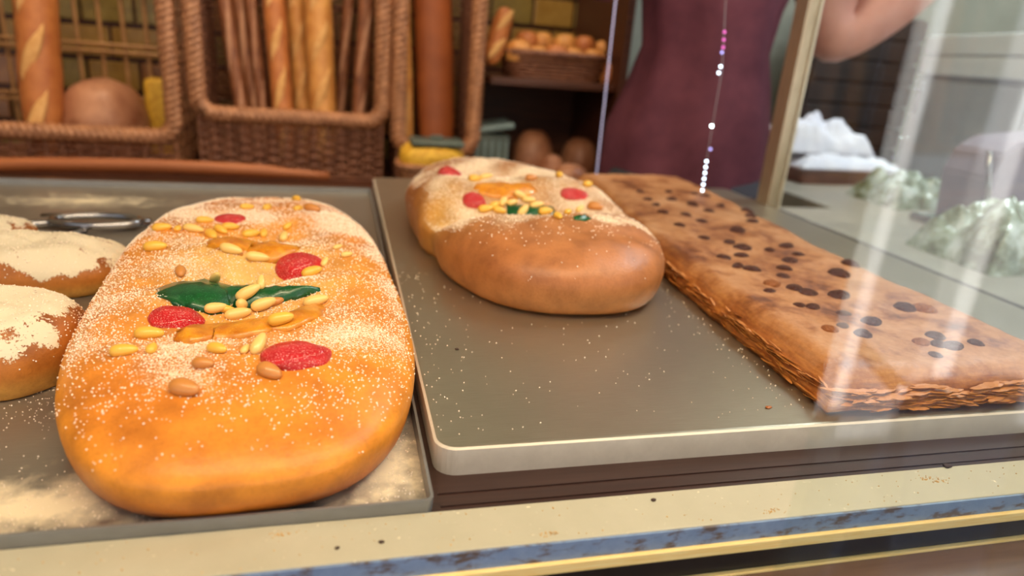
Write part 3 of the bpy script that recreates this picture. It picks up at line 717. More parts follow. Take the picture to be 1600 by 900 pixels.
# tongs
tg0 = onz(120, 360, TL)
tg = thing('serving_tongs', 'steel scissor tongs lying on the floured tray behind the buns', 'tongs', tg0)
def tp(px, py, z): return onz(px, py, TL + z) - tg0
for pts in ([(235, 345, .004), (200, 341, .006), (150, 337, .008), (100, 335, .008), (66, 336, .006)], [(235, 350, .004), (190, 352, .005), (150, 352, .006), (125, 350, .006)]):
    obj('arm', tube(bmesh.new(), [tp(*q) for q in pts], 0.0042, 10, True, 0.45), M['steel'], tg)
for cx, cy, rx, ry in ((76, 360, 54, 11), ):
    pts = [tp(cx + rx * math.cos(k * 2 * math.pi / 28), cy - ry * math.sin(k * 2 * math.pi / 28), 0.005) for k in range(29)]
    obj('finger_ring', tube(bmesh.new(), pts, 0.0042, 10, False), M['steel'], tg)
pts = [tp(150 + 70 * math.cos(k * 2 * math.pi / 28), 345 - 8 * math.sin(k * 2 * math.pi / 28), 0.009) for k in range(29)]
obj('finger_ring', tube(bmesh.new(), pts, 0.0038, 10, False), M['steel'], tg)
# loose sugar and flour on trays and sill
rs = random.Random(11); pts = []
for k in range(260):
    x, y = rs.uniform(0.055, 0.33), 0.312 + abs(rs.gauss(0, 0.17))
    if k % 3 == 0: x, y = 0.05 + abs(rs.gauss(0, 0.02)), rs.uniform(0.31, 0.6)
    if y > 0.9 or x > 0.285: continue
    pts.append(V((x, y, 0.0004)))
for k in range(90):
    y = rs.uniform(0.32, 0.6); pts.append(V((0.292 - abs(rs.gauss(0, 0.012)) + 0.02 * sstep(0.5, 0.7, y), y, 0.0004)))
tag(obj('sugar_crumbs', grains_mesh(pts, 0.00055), M['sugar'], None, False), 'loose sugar grains scattered over the turned-over tray', 'sugar', kind='stuff')
pts = []
for k in range(900):
    m_ = rs.random()
    if m_ < .4: x, y = rs.gauss(-0.13, 0.05), 0.275 + abs(rs.gauss(0, 0.03))
    elif m_ < .65: x, y = rs.gauss(0.025, 0.01), rs.uniform(0.276, 0.36)
    else: x, y = rs.gauss(-0.16, 0.02), rs.gauss(0.40, 0.02)
    if -0.4 < x < 0.040 and 0.274 < y < 0.9: pts.append(V((x, y, TL + 0.0002)))
tag(obj('flour_crumbs', grains_mesh(pts, 0.0005), M['sugar'], None, False), 'loose flour specks scattered over the floured tray', 'flour', kind='stuff')
M['crumb'] = simple('golden_crumb', (196, 146, 74), (222, 178, 104), 0.7, scale=300)
M['crumb_d'] = simple('burnt_crumb', (50, 30, 22), (70, 44, 30), 0.7, scale=300)
pts = [V((rs.uniform(-0.2, 0.5), rs.uniform(YS + 0.002, 0.269), -0.0148)) for k in range(160)]
for cx, cy in ((1210, 798), (1445, 748), (1470, 752), (858, 834), (440, 835)):
    c_ = onz(cx, cy, -0.015)
    pts += [V((c_.x + rs.gauss(0, 0.003), min(0.269, max(YS + .002, c_.y + rs.gauss(0, 0.001))), -0.0148)) for k in range(28)]
tag(obj('pastry_crumbs', grains_mesh(pts, 0.0004), M['crumb'], None, False), 'tiny golden crumbs along the cream sill', 'crumbs', kind='stuff')
for px, py, z, s, lab in ((1480, 728, -0.0145, 0.0022, 'dark burnt crumb on the cream sill, by its back edge at right'), (596, 846, -0.0145, 0.001, 'small dark crumb on the cream sill, right one of the two below the big bread'), (527, 856, -0.0145, 0.0009, 'small dark crumb on the cream sill, left one of the two below the big bread'), (1021, 781, -0.0145, 0.0011, 'dark crumb on the cream sill under the dark gap'), (1201, 636, 0.0006, 0.0015, 'reddish crumb on the turned-over tray beside the raisin pastry'), (714, 545, 0.0005, 0.0011, 'dark crumb on the turned-over tray right of the big bread')):
    p = onz(px, py, z); bm = bmesh.new(); bmesh.ops.create_icosphere(bm, subdivisions=2, radius=s)
    for v in bm.verts: v.co = V((v.co.x * 1.4, v.co.y, v.co.z * 0.45)) * (1 + 0.5 * nz(v.co.x, v.co.y, v.co.z + px, 700))
    tag(obj('crumb', bm, M['crumb_d'] if px != 1201 else M['raisin_t'], None, True, p), lab, 'crumb', 'dark crumbs')

# ------------------------------------------------------------------ the bread shelf behind
SZ = -0.072
unit = thing('bread_shelf', 'dark brown wooden shelf unit holding the wicker bread baskets', 'shelf', (0, 1.45, FLOOR))
def ubox(name, x0, x1, y0, y1, z0, z1, mat=None, bev=0.002):
    o = boxo(name, x0, x1, y0, y1, z0, z1, mat or M['wood_dark'], None, bev); o.parent = unit; o.location -= unit.location; return o
ubox('shelf_board', -0.95, 0.56, 1.26, 1.65, SZ - 0.03, SZ)
ubox('front_panel', -0.95, 0.56, 1.30, 1.32, FLOOR, SZ - 0.03)
ubox('side_panel', 0.545, 0.56, 1.33, 1.65, SZ, 0.9)
ubox('back_panel', 0.29, 0.545, 1.60, 1.62, SZ, 0.155)
ubox('upright', 0.285, 0.297, 1.46, 1.60, SZ, 0.155)
ubox('upper_board', 0.285, 0.545, 1.34, 1.64, 0.128, 0.142)

def weave(bm, O, U, Vv, wu, wv, du, dv, rs_=0.003, rh=0.0028, amp=0.004, seg=5, N=None):
    """wickerwork panel: stakes along V, strands along U weaving in and out"""
    U, Vv = U.normalized(), Vv.normalized(); N = U.cross(Vv).normalized()
    ns = max(2, round(wu / du)); nh = max(2, round(wv / dv))
    for i in range(ns + 1):
        a = O + U * (wu * i / ns); tube(bm, [a, a + Vv * wv], rs_, 6, False, 1.0, N)
    for j in range(nh):
        z = wv * (j + 0.5) / nh; pts = []
        for k in range(ns * 4 + 1):
            u = k / 4; pts.append(O + U * (wu * u / ns) + Vv * z + N * amp * math.cos(math.pi * (u + j)))
        tube(bm, pts, rh, seg, False, 1.0, N)
    return bm
def braid(bm, pts, r, strands=3, pitch=0.035, sr=0.6):
    P = []; 
    L = 0; acc = [0]
    for a, b in zip(pts, pts[1:]): L += (V(b) - V(a)).length; acc.append(L)
    n = max(8, int(L / 0.006))
    C = []
    for k in range(n + 1):
        s = L * k / n; i = 0
        while i < len(acc) - 2 and acc[i + 1] < s: i += 1
        t = (s - acc[i]) / max(1e-6, acc[i + 1] - acc[i]); C.append((V(pts[i]).lerp(V(pts[i + 1]), t), s))
    for q in range(strands):
        S = []
        for k, (c, s) in enumerate(C):
            t = (C[min(k + 1, n)][0] - C[max(k - 1, 0)][0]).normalized(); a = t.cross(V((0, 1, 0.01)))
            if a.length < 1e-3: a = t.cross(V((0, 0, 1)))
            a.normalize(); b = t.cross(a); ang = s / pitch * 2 * math.pi + q * 2 * math.pi / strands
            S.append(c + (a * math.cos(ang) + b * math.sin(ang)) * r * (1 - sr * 0.6))
        tube(bm, S, r * sr, 7, True)
    return bm
def basket(label, x0, x1, y0, y1, zf, zb, du=0.026, dv=0.0085, lattice=False, rimr=0.014, bulge=0.0, mat='wicker', slope=0.0):
    t = thing('bread_basket', label, 'basket', ((x0 + x1) / 2, (y0 + y1) / 2, SZ), 0, 'tall wicker bread baskets')
    hx, hy = (x1 - x0) / 2, (y1 - y0) / 2; hf, hb = zf - SZ, zb - SZ
    m, md = M[mat], M['wicker_dark']
    bm = bmesh.new(); box(bm, -hx, hx, -hy, hy, 0, 0.008); obj('base', bm, md, t, False)
    obj('front_panel', weave(bmesh.new(), V((-hx, -hy, 0.006)), V((1, 0, 0)), V((0, 0, 1)), 2 * hx, hf - 0.006, du, dv), md, t)
    for s in (-1, 1):
        obj('side_panel', weave(bmesh.new(), V((s * hx, -hy, 0.006)), V((0, 1, 0)), V((slope * s, 0, 1)), 2 * hy, hb, 0.035, dv * (1.2 if not lattice else 3.5)), md if not lattice else m, t)
    if lattice:
        bm = bmesh.new()
        for i in range(10):
            x = -hx + 2 * hx * i / 9; tube(bm, [V((x, hy, 0.01)), V((x, hy, hb))], 0.0042, 7, False)
        obj('back_canes', bm, M['cane'], t)
        bm = bmesh.new()
        for z in (0.10, 0.112, 0.20, 0.213, 0.31, 0.40):
            tube(bm, [V((-hx, hy - 0.007, z)), V((hx, hy - 0.007, z))], 0.0042, 7, False)
        obj('cross_canes', bm, M['cane'], t)
    else:
        obj('back_panel', weave(bmesh.new(), V((-hx, hy, 0.006)), V((1, 0, 0)), V((0, 0, 1)), 2 * hx, hb, 0.032, dv * 1.3, seg=4), md, t)
    c = 0.03; f = -hy
    pts = [(-hx - slope * hb, f, hb), (-hx, f, hf + c)]
    for k in range(1, 6):
        a = k / 6 * math.pi / 2; pts.append((-hx + c - c * math.cos(a), f, hf + c - c * math.sin(a)))
    pts.append((-hx + c, f, hf)); pts.append((hx - c, f, hf))
    for k in range(1, 6):
        a = k / 6 * math.pi / 2; pts.append((hx - c + c * math.sin(a), f, hf + c - c * math.cos(a)))
    pts += [(hx, f, hf + c), (hx + slope * hb, f, hb)]
    obj('rim', braid(bmesh.new(), pts, rimr), m, t)
    return t
YB = 1.36
bx = lambda px, py=150: ony(px, py, YB).x
bz = lambda px, py: ony(px, py, YB).z
basket('wicker basket with open cane lattice back, holding the upright baguette and round loaf', -0.66, bx(272, 180), YB, YB + 0.21, bz(150, 210), 0.42, lattice=True)
basket('wicker basket full of thin upright baguettes, behind the big sugared bread', bx(310, 180), bx(597, 180), YB, YB + 0.21, bz(450, 184), 0.45)
basket('narrow wicker basket with a pale baguette and a wide flat brown loaf', bx(622, 180), bx(742, 150), YB, YB + 0.20, bz(690, 236), 0.45, slope=0.0)

def baguette(label, p0, p1, r, mat, slashes=4, sm='bag_cut', group=None, cat='baguette', name='baguette', flat=1.0):
    p0, p1 = V(p0), V(p1); L = (p1 - p0).length; d = (p1 - p0).normalized()
    t = thing(name, label, cat, p0, 0, group)
    N_ = 28; pts = [d * L * k / N_ for k in range(N_ + 1)]
    rad = [r * max(0.12, (1 - abs(2 * k / N_ - 1) ** 5) ** 0.5) * (1 + 0.06 * nz(k, p0.x * 10, 0, 0.6)) for k in range(N_ + 1)]
    obj('crust', tube(bmesh.new(), pts, rad, 16, True, flat, V((0, 1, 0))), M[mat], t)
    fr = V((0, -1, 0)); s_ = d.cross(fr).normalized(); fr = s_.cross(d).normalized()
    for k in range(slashes):
        c = d * L * (k + 0.6) / (slashes + 0.2)
        P = []
        for q in range(9):
            u = -1 + q / 4; ax = d * u * L / slashes * 0.46 + s_ * u * r * 0.55
            P.append(c + ax + fr * r * flat * (0.93 - 0.16 * u * u))
        obj('slash', tube(bmesh.new(), P, [r * 0.34 * (1 - abs(-1 + q / 4) ** 2.2) + 0.001 for q in range(9)], 8, True, 0.35, fr), M[sm], t)
    return t
def stand(px0, py0, px1, y, z0=SZ + 0.012, L=0.48, lean=0.05):
    a = ony(px0, py0, y); 
    base = V((a.x, y, z0)); b = ony(px1, 0, y + lean); t = V((b.x, y + lean, b.z)); dd = (t - base)
    return base, base + dd.normalized() * L
G = 'baguettes in the middle basket'
a, b = stand(64, 200, 56, 1.405); baguette('thick upright baguette at the left in the lattice-backed basket', a, b, 0.034, 'bag_o', 4, group='upright baguettes')
spec = [(388, 200, 350, 0.013, 'bag_d', 'darkest thin stick bread leaning left in the middle basket, left end', 1.42), (408, 200, 372, 0.014, 'bag_d', 'brown thin stick bread second from left in the middle basket', 1.46), (418, 190, 392, 0.011, 'bag_d', 'thin brown stick bread third from left in the middle basket', 1.44),
        (447, 200, 428, 0.020, 'bag_o', 'orange-brown baguette left of the two pale ones in the middle basket', 1.40), (477, 200, 462, 0.020, 'bag', 'pale golden baguette, left one of the two brightest in the middle basket', 1.455), (508, 200, 497, 0.026, 'bag', 'pale slashed baguette, right and thickest one in the middle basket', 1.41),
        (524, 200, 545, 0.011, 'bag_d', 'thin stick bread leaning right beside the thick pale baguette', 1.48), (556, 200, 573, 0.015, 'bag_d', 'brown stick bread leaning right at the right end of the middle basket', 1.43)]
for px, py, pt, r, mt, lab, yy in spec:
    a, b = stand(px, py, pt, yy); baguette(lab, a, b, r, mt, 5 if r > 0.016 else 3, 'bag_cut' if mt != 'bag_d' else 'flourdust', G)
a, b = stand(634, 215, 624, 1.41); baguette('pale tan baguette standing beside the wide flat brown loaf', a, b, 0.021, 'bag', 3, group='upright baguettes')
a, b = stand(686, 205, 676, 1.45); baguette('wide flat orange-brown loaf standing upright in the narrow basket', a, b, 0.040, 'rye', 0, cat='loaf', name='flat_loaf', flat=0.5)
def round_loaf(label, p, r, h, mat='round', flour=True, group=None, seed=0, cat='loaf', name='round_loaf'):
    t = thing(name, label, cat, p, seed * 1.3, group)
    obj('crust', loaf_mesh(r, r * 0.9, h, 2.1, 0.75, 0.95, 0.8, 0.35, 40, 18, lambda x, y: 0.05 * r * nz(x, y, seed, 30), None), M[mat], t)
    if flour:
        for k in (-1, 1):
            P = [V((r * 0.6 * math.sin(u * 1.2), k * r * 0.22, 0)) for u in [-1 + q / 4 for q in range(9)]]
            P = [V((p_.x, p_.y, h * (0.985 - 0.35 * (p_.x / r) ** 2 - 0.35 * (p_.y / r) ** 2))) for p_ in P]
            obj('slash', tube(bmesh.new(), P, [0.002 + r * 0.06 * (1 - abs(-1 + q / 4) ** 2) for q in range(9)], 8, True, 0.6), M['flourdust'], t)
    return t
p = ony(172, 205, 1.50); round_loaf('big round brown floury loaf sitting in the lattice-backed basket', (p.x, 1.482, SZ + 0.0085), 0.083, 0.145, 'round', True, 'round loaves', 1)
p = ony(256, 195, 1.53)
cheese = thing('yellow_loaf', 'yellow square-cut loaf end behind the big round loaf', 'loaf', (p.x, 1.525, SZ + 0.0085))
obj('crust', box(bmesh.new(), -0.026, 0.026, -0.024, 0.024, 0, 0.15, 0.012), M['yellow'], cheese)
# wooden pole in front of the baskets
a0, a1, a2, a3 = ony(-60, 262, 1.30), ony(130, 252, 1.30), ony(360, 245, 1.30), ony(512, 262, 1.30)
pole = thing('wooden_pole', 'long brown wooden peel handle lying in front of the wicker baskets', 'pole', (0, 1.30, SZ))
zt = SZ
pts = [V((x, 0, 0.014 + 0.012 * (1 - ((x + 0.3) / 0.34) ** 2 if abs(x + 0.3) < 0.34 else 0))) for x in [-0.72 + 0.7 * k / 20 for k in range(21)]]
obj('handle', tube(bmesh.new(), pts, [0.012 * (1 if 1 < k < 18 else 0.85 - 0.02 * abs(k - 10)) for k in range(21)], 14, True), M['wood_pole'], pole)

# shelf corner: roll tray above, small baskets and loaves below
def tray_basket(name, label, c, wx, wy, h, flare=1.12, mat='wicker_dark', dv=0.007):
    t = thing(name, label, 'basket', c)
    bm = bmesh.new(); n = max(3, round(h / dv)); NS = 48
    def ring(k, q):
        f = 1 / flare + (1 - 1 / flare) * k; a = q * 2 * math.pi / NS
        rr = (abs(math.cos(a) / wx) ** 4 + abs(math.sin(a) / wy) ** 4) ** -0.25 * f
        return V((rr * math.cos(a), rr * math.sin(a), 0.004 + h * k))
    for j in range(n):
        P = []
        for q in range(NS + 1):
            v = ring((j + 0.5) / n, q); o_ = V((v.x, v.y, 0)).normalized() * 0.0022 * (1 if (q + j) % 2 else -1); P.append(v + o_)
        tube(bm, P, dv * 0.52, 5, False)
    obj('wall', bm, M[mat], t)
    bm = bmesh.new(); lo = [ring(0, q) for q in range(NS)]
    shell(bm, [[(v.x, v.y, 0.0) for v in lo], [(v.x, v.y, 0.006) for v in lo]]); obj('base', bm, M[mat], t, False)
    obj('rim', braid(bmesh.new(), [ring(1, q) for q in range(NS + 1)], 0.006), M[mat], t)
    return t
rc = ony(862, 120, 1.42)
ZU = 0.142
tray_basket('roll_basket', 'shallow oblong wicker basket of small rolls on the upper shelf', (rc.x, 1.43, ZU), 0.105, 0.07, 0.045)
k_ = 0
wd = ('leftmost', 'second from left', 'middle', 'fourth from left', 'rightmost'); wb_ = ('second from right', 'middle', 'second from left', 'leftmost', 'rightmost')
RL = ['%s small roll in the front row of the shallow shelf basket' % q for q in wd] + ['%s small roll in the back row of the shallow shelf basket' % q for q in wb_]
for (px, py, r) in ((812, 66, .026), (842, 70, .02), (872, 64, .024), (895, 76, .022), (930, 72, .022), (915, 50, .022), (885, 48, .022), (850, 50, .022), (825, 48, .022), (945, 55, .018)):
    yy = 1.40 if py > 60 else 1.45
    q = ony(px, py, yy); k_ += 1
    zz = ZU + 0.03 if py > 60 else ZU + 0.055
    r *= 1.2
    rl = round_loaf(RL[k_ - 1], (q.x, yy, zz), r, r * 1.35, 'bag' if k_ % 3 else 'bag_o', False, 'rolls in the shallow basket', k_, 'roll', 'bread_roll')
# rolls carry a paler split
bg0, bg1 = V((ony(765, 110, 1.39).x, 1.39, ZU + 0.02)), ony(792, 12, 1.42)
baguette('short pale roll stick leaning against the left end of the roll basket', bg0, V((bg1.x, 1.42, bg1.z)), 0.020, 'bag_o', 2, group='roll sticks')
q = ony(955, 112, 1.40); round_loaf('orange-brown bun at the right end of the upper shelf', (q.x, 1.41, ZU), 0.03, 0.045, 'bag_o', False, None, 3, 'bun', 'bread_bun')
yb = ony(674, 262, 1.305)
tray_basket('yellow_basket', 'small wicker basket heaped with yellow crumbs under a dark lid', (yb.x, 1.308, SZ), 0.062, 0.045, 0.042, 1.15, 'wicker')
ylo = tag(obj('yellow_pieces', loaf_mesh(0.062, 0.046, 0.055, 3.2, 0.5, 0.9, 0.85, 0.5, 48, 20, lambda x, y: 0.006 * nz(x, y, 3, 60)), M['yellow'], None, True, (yb.x, 1.308, SZ + 0.03)), 'yellow cornbread filling heaped in the small wicker basket', 'cornbread')
lid = thing('slate_lid', 'flat dark slate-green lid lying on the yellow filling', 'lid', (ony(682, 215, 1.308).x, 1.308, SZ + 0.0835))
obj('plate', box(bmesh.new(), -0.05, 0.05, -0.035, 0.035, 0, 0.011, 0.004), M['slate'], lid); obj('grip', box(bmesh.new(), -0.012, 0.012, -0.006, 0.006, 0.011, 0.018, 0.002), M['slate'], lid)
tb = ony(765, 235, 1.38)
crate = thing('teal_crate', 'small grey-teal plastic crate with a tilted lid beside the yellow basket', 'crate', (tb.x, 1.40, SZ))
obj('body', box(bmesh.new(), -0.036, 0.036, -0.04, 0.04, 0, 0.10, 0.004), M['slate'], crate)
lidm = box(bmesh.new(), -0.044, 0.044, -0.046, 0.046, -0.005, 0.007, 0.003); bmesh.ops.transform(lidm, matrix=Matrix.Translation((0, 0, 0.113)) @ Matrix.Rotation(-0.18, 4, 'Y'), verts=lidm.verts[:])
obj('lid', lidm, M['teal'], crate)
for k in range(5): obj('rib', box(bmesh.new(), -0.03 + k * 0.015 - .003, -0.03 + k * 0.015 + .003, -0.0425, -0.039, 0.01, 0.09), M['teal'], crate, False)
k_ = 10
for (px, py, yy, r, lab) in ((768, 262, 1.31, .036, 'round brown loaf lowest left, in front of the teal crate'), (815, 266, 1.31, .034, 'round brown loaf in the front row right beside the lowest left one'), (832, 240, 1.43, .050, 'round brown loaf in the back row right of the teal crate'), (862, 250, 1.385, .030, 'round brown loaf in the middle of the dark shelf corner'), (892, 268, 1.31, .040, 'round brown loaf in the front row at the right'), (905, 240, 1.44, .044, 'round brown loaf in the back row at the right end of the shelf')):
    q = ony(px, py, yy); k_ += 1
    round_loaf(lab, (q.x, yy, SZ), r, r * 2.15 if yy > 1.35 else r * 1.4, 'round', True, 'round loaves', k_)

# ------------------------------------------------------------------ side counter at the right
CZ = -0.03
M['laminate'] = simple('grey_beige_laminate', (150, 144, 130), (166, 160, 146), 0.4, scale=8)
M['paper'] = simple('white_paper', (206, 210, 226), (232, 234, 242), 0.8, scale=20, bumpd=0.002)
M['dark_slat'] = simple('blackish_brown_slat', (24, 18, 18), (38, 30, 28), 0.55, scale=10, stretch=(1, 10, 10))
M['mauve'] = simple('mauve_grey_enamel', (132, 124, 140), (148, 140, 156), 0.35, scale=6)
M['appl'] = simple('white_enamel', (226, 234, 240), (236, 242, 246), 0.35, scale=6)
M['appl_g'] = simple('pale_grey_enamel', (160, 168, 178), (178, 186, 196), 0.3, scale=6)
M['rust'] = simple('red_brown_tray', (104, 70, 62), (126, 90, 80), 0.45, scale=20)
M['darkgrey'] = simple('dark_grey_plastic', (44, 42, 48), (58, 56, 62), 0.4)
cn = thing('side_counter', 'grey-beige laminate counter beyond the side glass', 'counter', (1.5, 1.1, FLOOR))
def nbox(name, x0, x1, y0, y1, z0, z1, mat, bev=0.003):
    o = boxo(name, x0, x1, y0, y1, z0, z1, mat, None, bev); o.parent = cn; o.location -= cn.location; return o
cx_, cy_ = cn.location.x, cn.location.y
LS = [(0.715, 0.33), (2.6, 0.33), (2.6, 1.64), (0.86, 1.64), (0.86, 1.03), (0.715, 1.03)]
def lprism(ins, z0, z1):
    pts = [(x + (ins if x < 1.5 else -ins) - cx_, y + (ins if y < 0.8 else -ins) - cy_) for x, y in LS]
    return shell(bmesh.new(), [L3(pts, z0 - FLOOR), L3(pts, z1 - FLOOR)])
obj('counter_top', lprism(0.0, CZ - 0.035, CZ), M['laminate'], cn, False); obj('counter_body', lprism(0.03, FLOOR, CZ - 0.035), M['laminate'], cn, False)
ws = thing('paper_tray', 'red-brown tray on the counter under the white paper bags', 'tray', (1.10, 1.36, CZ), 0.05)
bm = shell(bmesh.new(), [L3(rrect(-.14, .14, -.09, .09, .01), 0), L3(rrect(-.15, .15, -.10, .10, .012), 0.03), L3(rrect(-.143, .143, -.093, .093, .01), 0.03), L3(rrect(-.135, .135, -.085, .085, .01), 0.006)]); obj('body', bm, M['rust'], ws, False)
def crumple(name, label, c, sx, sy, sz, seed, mat, group, cat, thin=0.2, rz=0):
    bm = bmesh.new(); bmesh.ops.create_grid(bm, x_segments=56, y_segments=48, size=1)
    for v in bm.verts:
        e = max(abs(v.co.x), abs(v.co.y)); z = sz * (1 - e ** 4) * (0.75 + thin * nz(v.co.x, v.co.y, seed, 2.2) + 0.3 * abs(nz(v.co.x * 1.6, v.co.y, seed, 2.6)))
        v.co = V((v.co.x * sx * (1 + .06 * nz(v.co.y, seed, 0, 3)), v.co.y * sy * (1 + .06 * nz(v.co.x, seed, 4, 3)), z))
    bmesh.ops.solidify(bm, geom=bm.faces[:], thickness=0.002)
    o = obj(name, bm, mat, None, True, c); o.rotation_euler.z = rz
    return tag(o, label, cat, group)
crumple('paper_bag', 'lower flat white paper bags stacked on the red-brown tray', (1.10, 1.36, CZ + 0.032), 0.135, 0.085, 0.035, 1, M['paper'], 'white paper bags', 'paper bag', 0.1)
crumple('paper_bag', 'crumpled white paper bag on top of the stack by the dark slats', (1.06, 1.38, CZ + 0.062), 0.11, 0.075, 0.075, 5, M['paper'], 'white paper bags', 'paper bag', 0.5)
cr = thing('slatted_crate', 'tall blackish-brown slatted wooden crate behind the white paper bags', 'crate', (1.255, 1.555, CZ))
for k in range(7): obj('slat', box(bmesh.new(), -0.15, 0.15, -0.055, -0.043, 0.006 + k * 0.052, 0.053 + k * 0.052, 0.003), M['dark_slat'], cr, False)
for s in (-1, 1): obj('side_board', box(bmesh.new(), s * 0.138 - 0.009, s * 0.138 + 0.009, -0.043, 0.055, 0, 0.37, 0.002), M['dark_slat'], cr, False)
obj('back_board', box(bmesh.new(), -0.129, 0.129, 0.04, 0.055, 0, 0.37), M['dark_slat'], cr, False)
# white cabinet set at an angle, its face running towards the camera
fa = ony(1438, 105, 1.52); fb_dir = V((-0.53, -0.85, 0)); 
near = ony(1596, 105, 1.14); ang = math.atan2(near.y - fa.y, near.x - fa.x)
cab = thing('white_cabinet', 'white enamel cabinet with a pale grey lower door at right', 'cabinet', (fa.x, fa.y, CZ), ang)
W_ = (V((near.x, near.y, 0)) - V((fa.x, fa.y, 0))).length + 0.04
def cabx(name, x0, x1, y0, y1, z0, z1, mat, bev=0.004, par=cab): return obj(name, box(bmesh.new(), x0, x1, y0, y1, z0, z1, bev), mat, par, False)
cabx('body', 0, W_, 0.012, 0.26, 0, 0.335, M['appl_g'])
d_ = cabx('door', 0.006, W_ - 0.006, 0.0, 0.012, 0.012, 0.232, M['appl_g']); cabx('handle', 0.03, 0.04, -0.012, 0.0, 0.15, 0.21, M['steel'], 0.002, d_)
cabx('upper_panel', 0.0, W_, -0.004, 0.012, 0.245, 0.288, M['appl']); cabx('upper_panel', 0.0, W_, -0.004, 0.012, 0.291, 0.335, M['appl'])
# slicing machine
sl0 = ony(1548, 380, 0.87)
sm_ = thing('bread_slicer', 'mauve-grey bread slicer with a slanting steel lever on the side counter', 'slicer', (sl0.x, 0.90, CZ), 0.05)
bm = bmesh.new(); prof = [(-0.035, 0), (0.14, 0), (0.14, 0.165), (0.0, 0.15), (-0.035, 0.13), (-0.05, 0.09)]
fv = [bm.verts.new((x, -0.03, z)) for x, z in prof]; bv = [bm.verts.new((x, 0.06, z)) for x, z in prof]
bm.faces.new(fv); bm.faces.new(bv[::-1])
for k in range(6): bm.faces.new((fv[k], bv[k], bv[(k + 1) % 6], fv[(k + 1) % 6])[::-1])
bmesh.ops.recalc_face_normals(bm, faces=bm.faces[:]); bmesh.ops.bevel(bm, geom=bm.edges[:], offset=0.004, segments=2, affect='EDGES')
obj('body', bm, M['mauve'], sm_, False)
lv = obj('lever', tube(bmesh.new(), [V((-0.085, -0.045, 0.135)), V((-0.06, -0.045, 0.07)), V((-0.05, -0.04, 0.03))], 0.005, 10, True), M['steel'], sm_)
bm = bmesh.new(); bmesh.ops.create_icosphere(bm, subdivisions=3, radius=0.013); bmesh.ops.translate(bm, verts=bm.verts[:], vec=V((-0.055, -0.042, 0.03))); obj('knob', bm, M['darkgrey'], lv)
obj('feet_bar', box(bmesh.new(), -0.08, 0.14, -0.05, 0.07, 0, 0.012, 0.003), M['steel'], sm_, False)
# made-up crumpled sheets in place of greenish reflections in the side glass
def film_mat():
    m, nt, b = new_mat('green_reflection_film'); n = noise_tex(nt, 30, 5, 0.6)
    nt.links.new(ramp(nt, n, [(0.35, lin((92, 98, 58))), (0.5, lin((150, 164, 140))), (0.66, lin((214, 226, 222)))]), b.inputs['Base Color'])
    b.inputs['Roughness'].default_value = 0.2; b.inputs['Coat Weight'].default_value = 0.5; return m
M['film'] = film_mat()
q = ony(1520, 460, 0.73); crumple('reflection_sheet', 'crumpled greenish sheet added for a reflection, on the counter behind the side glass', (q.x + 0.03, 0.73, CZ), 0.10, 0.075, 0.09, 7, M['film'], 'added greenish reflection sheets', 'plastic bag', 0.5)
q = ony(1400, 330, 1.08); crumple('reflection_sheet', 'pale greenish sheet added for a reflection, between the paper stack and the slicer', (q.x + 0.03, 1.10, CZ), 0.08, 0.07, 0.06, 9, M['film'], 'added greenish reflection sheets', 'plastic bag', 0.5)

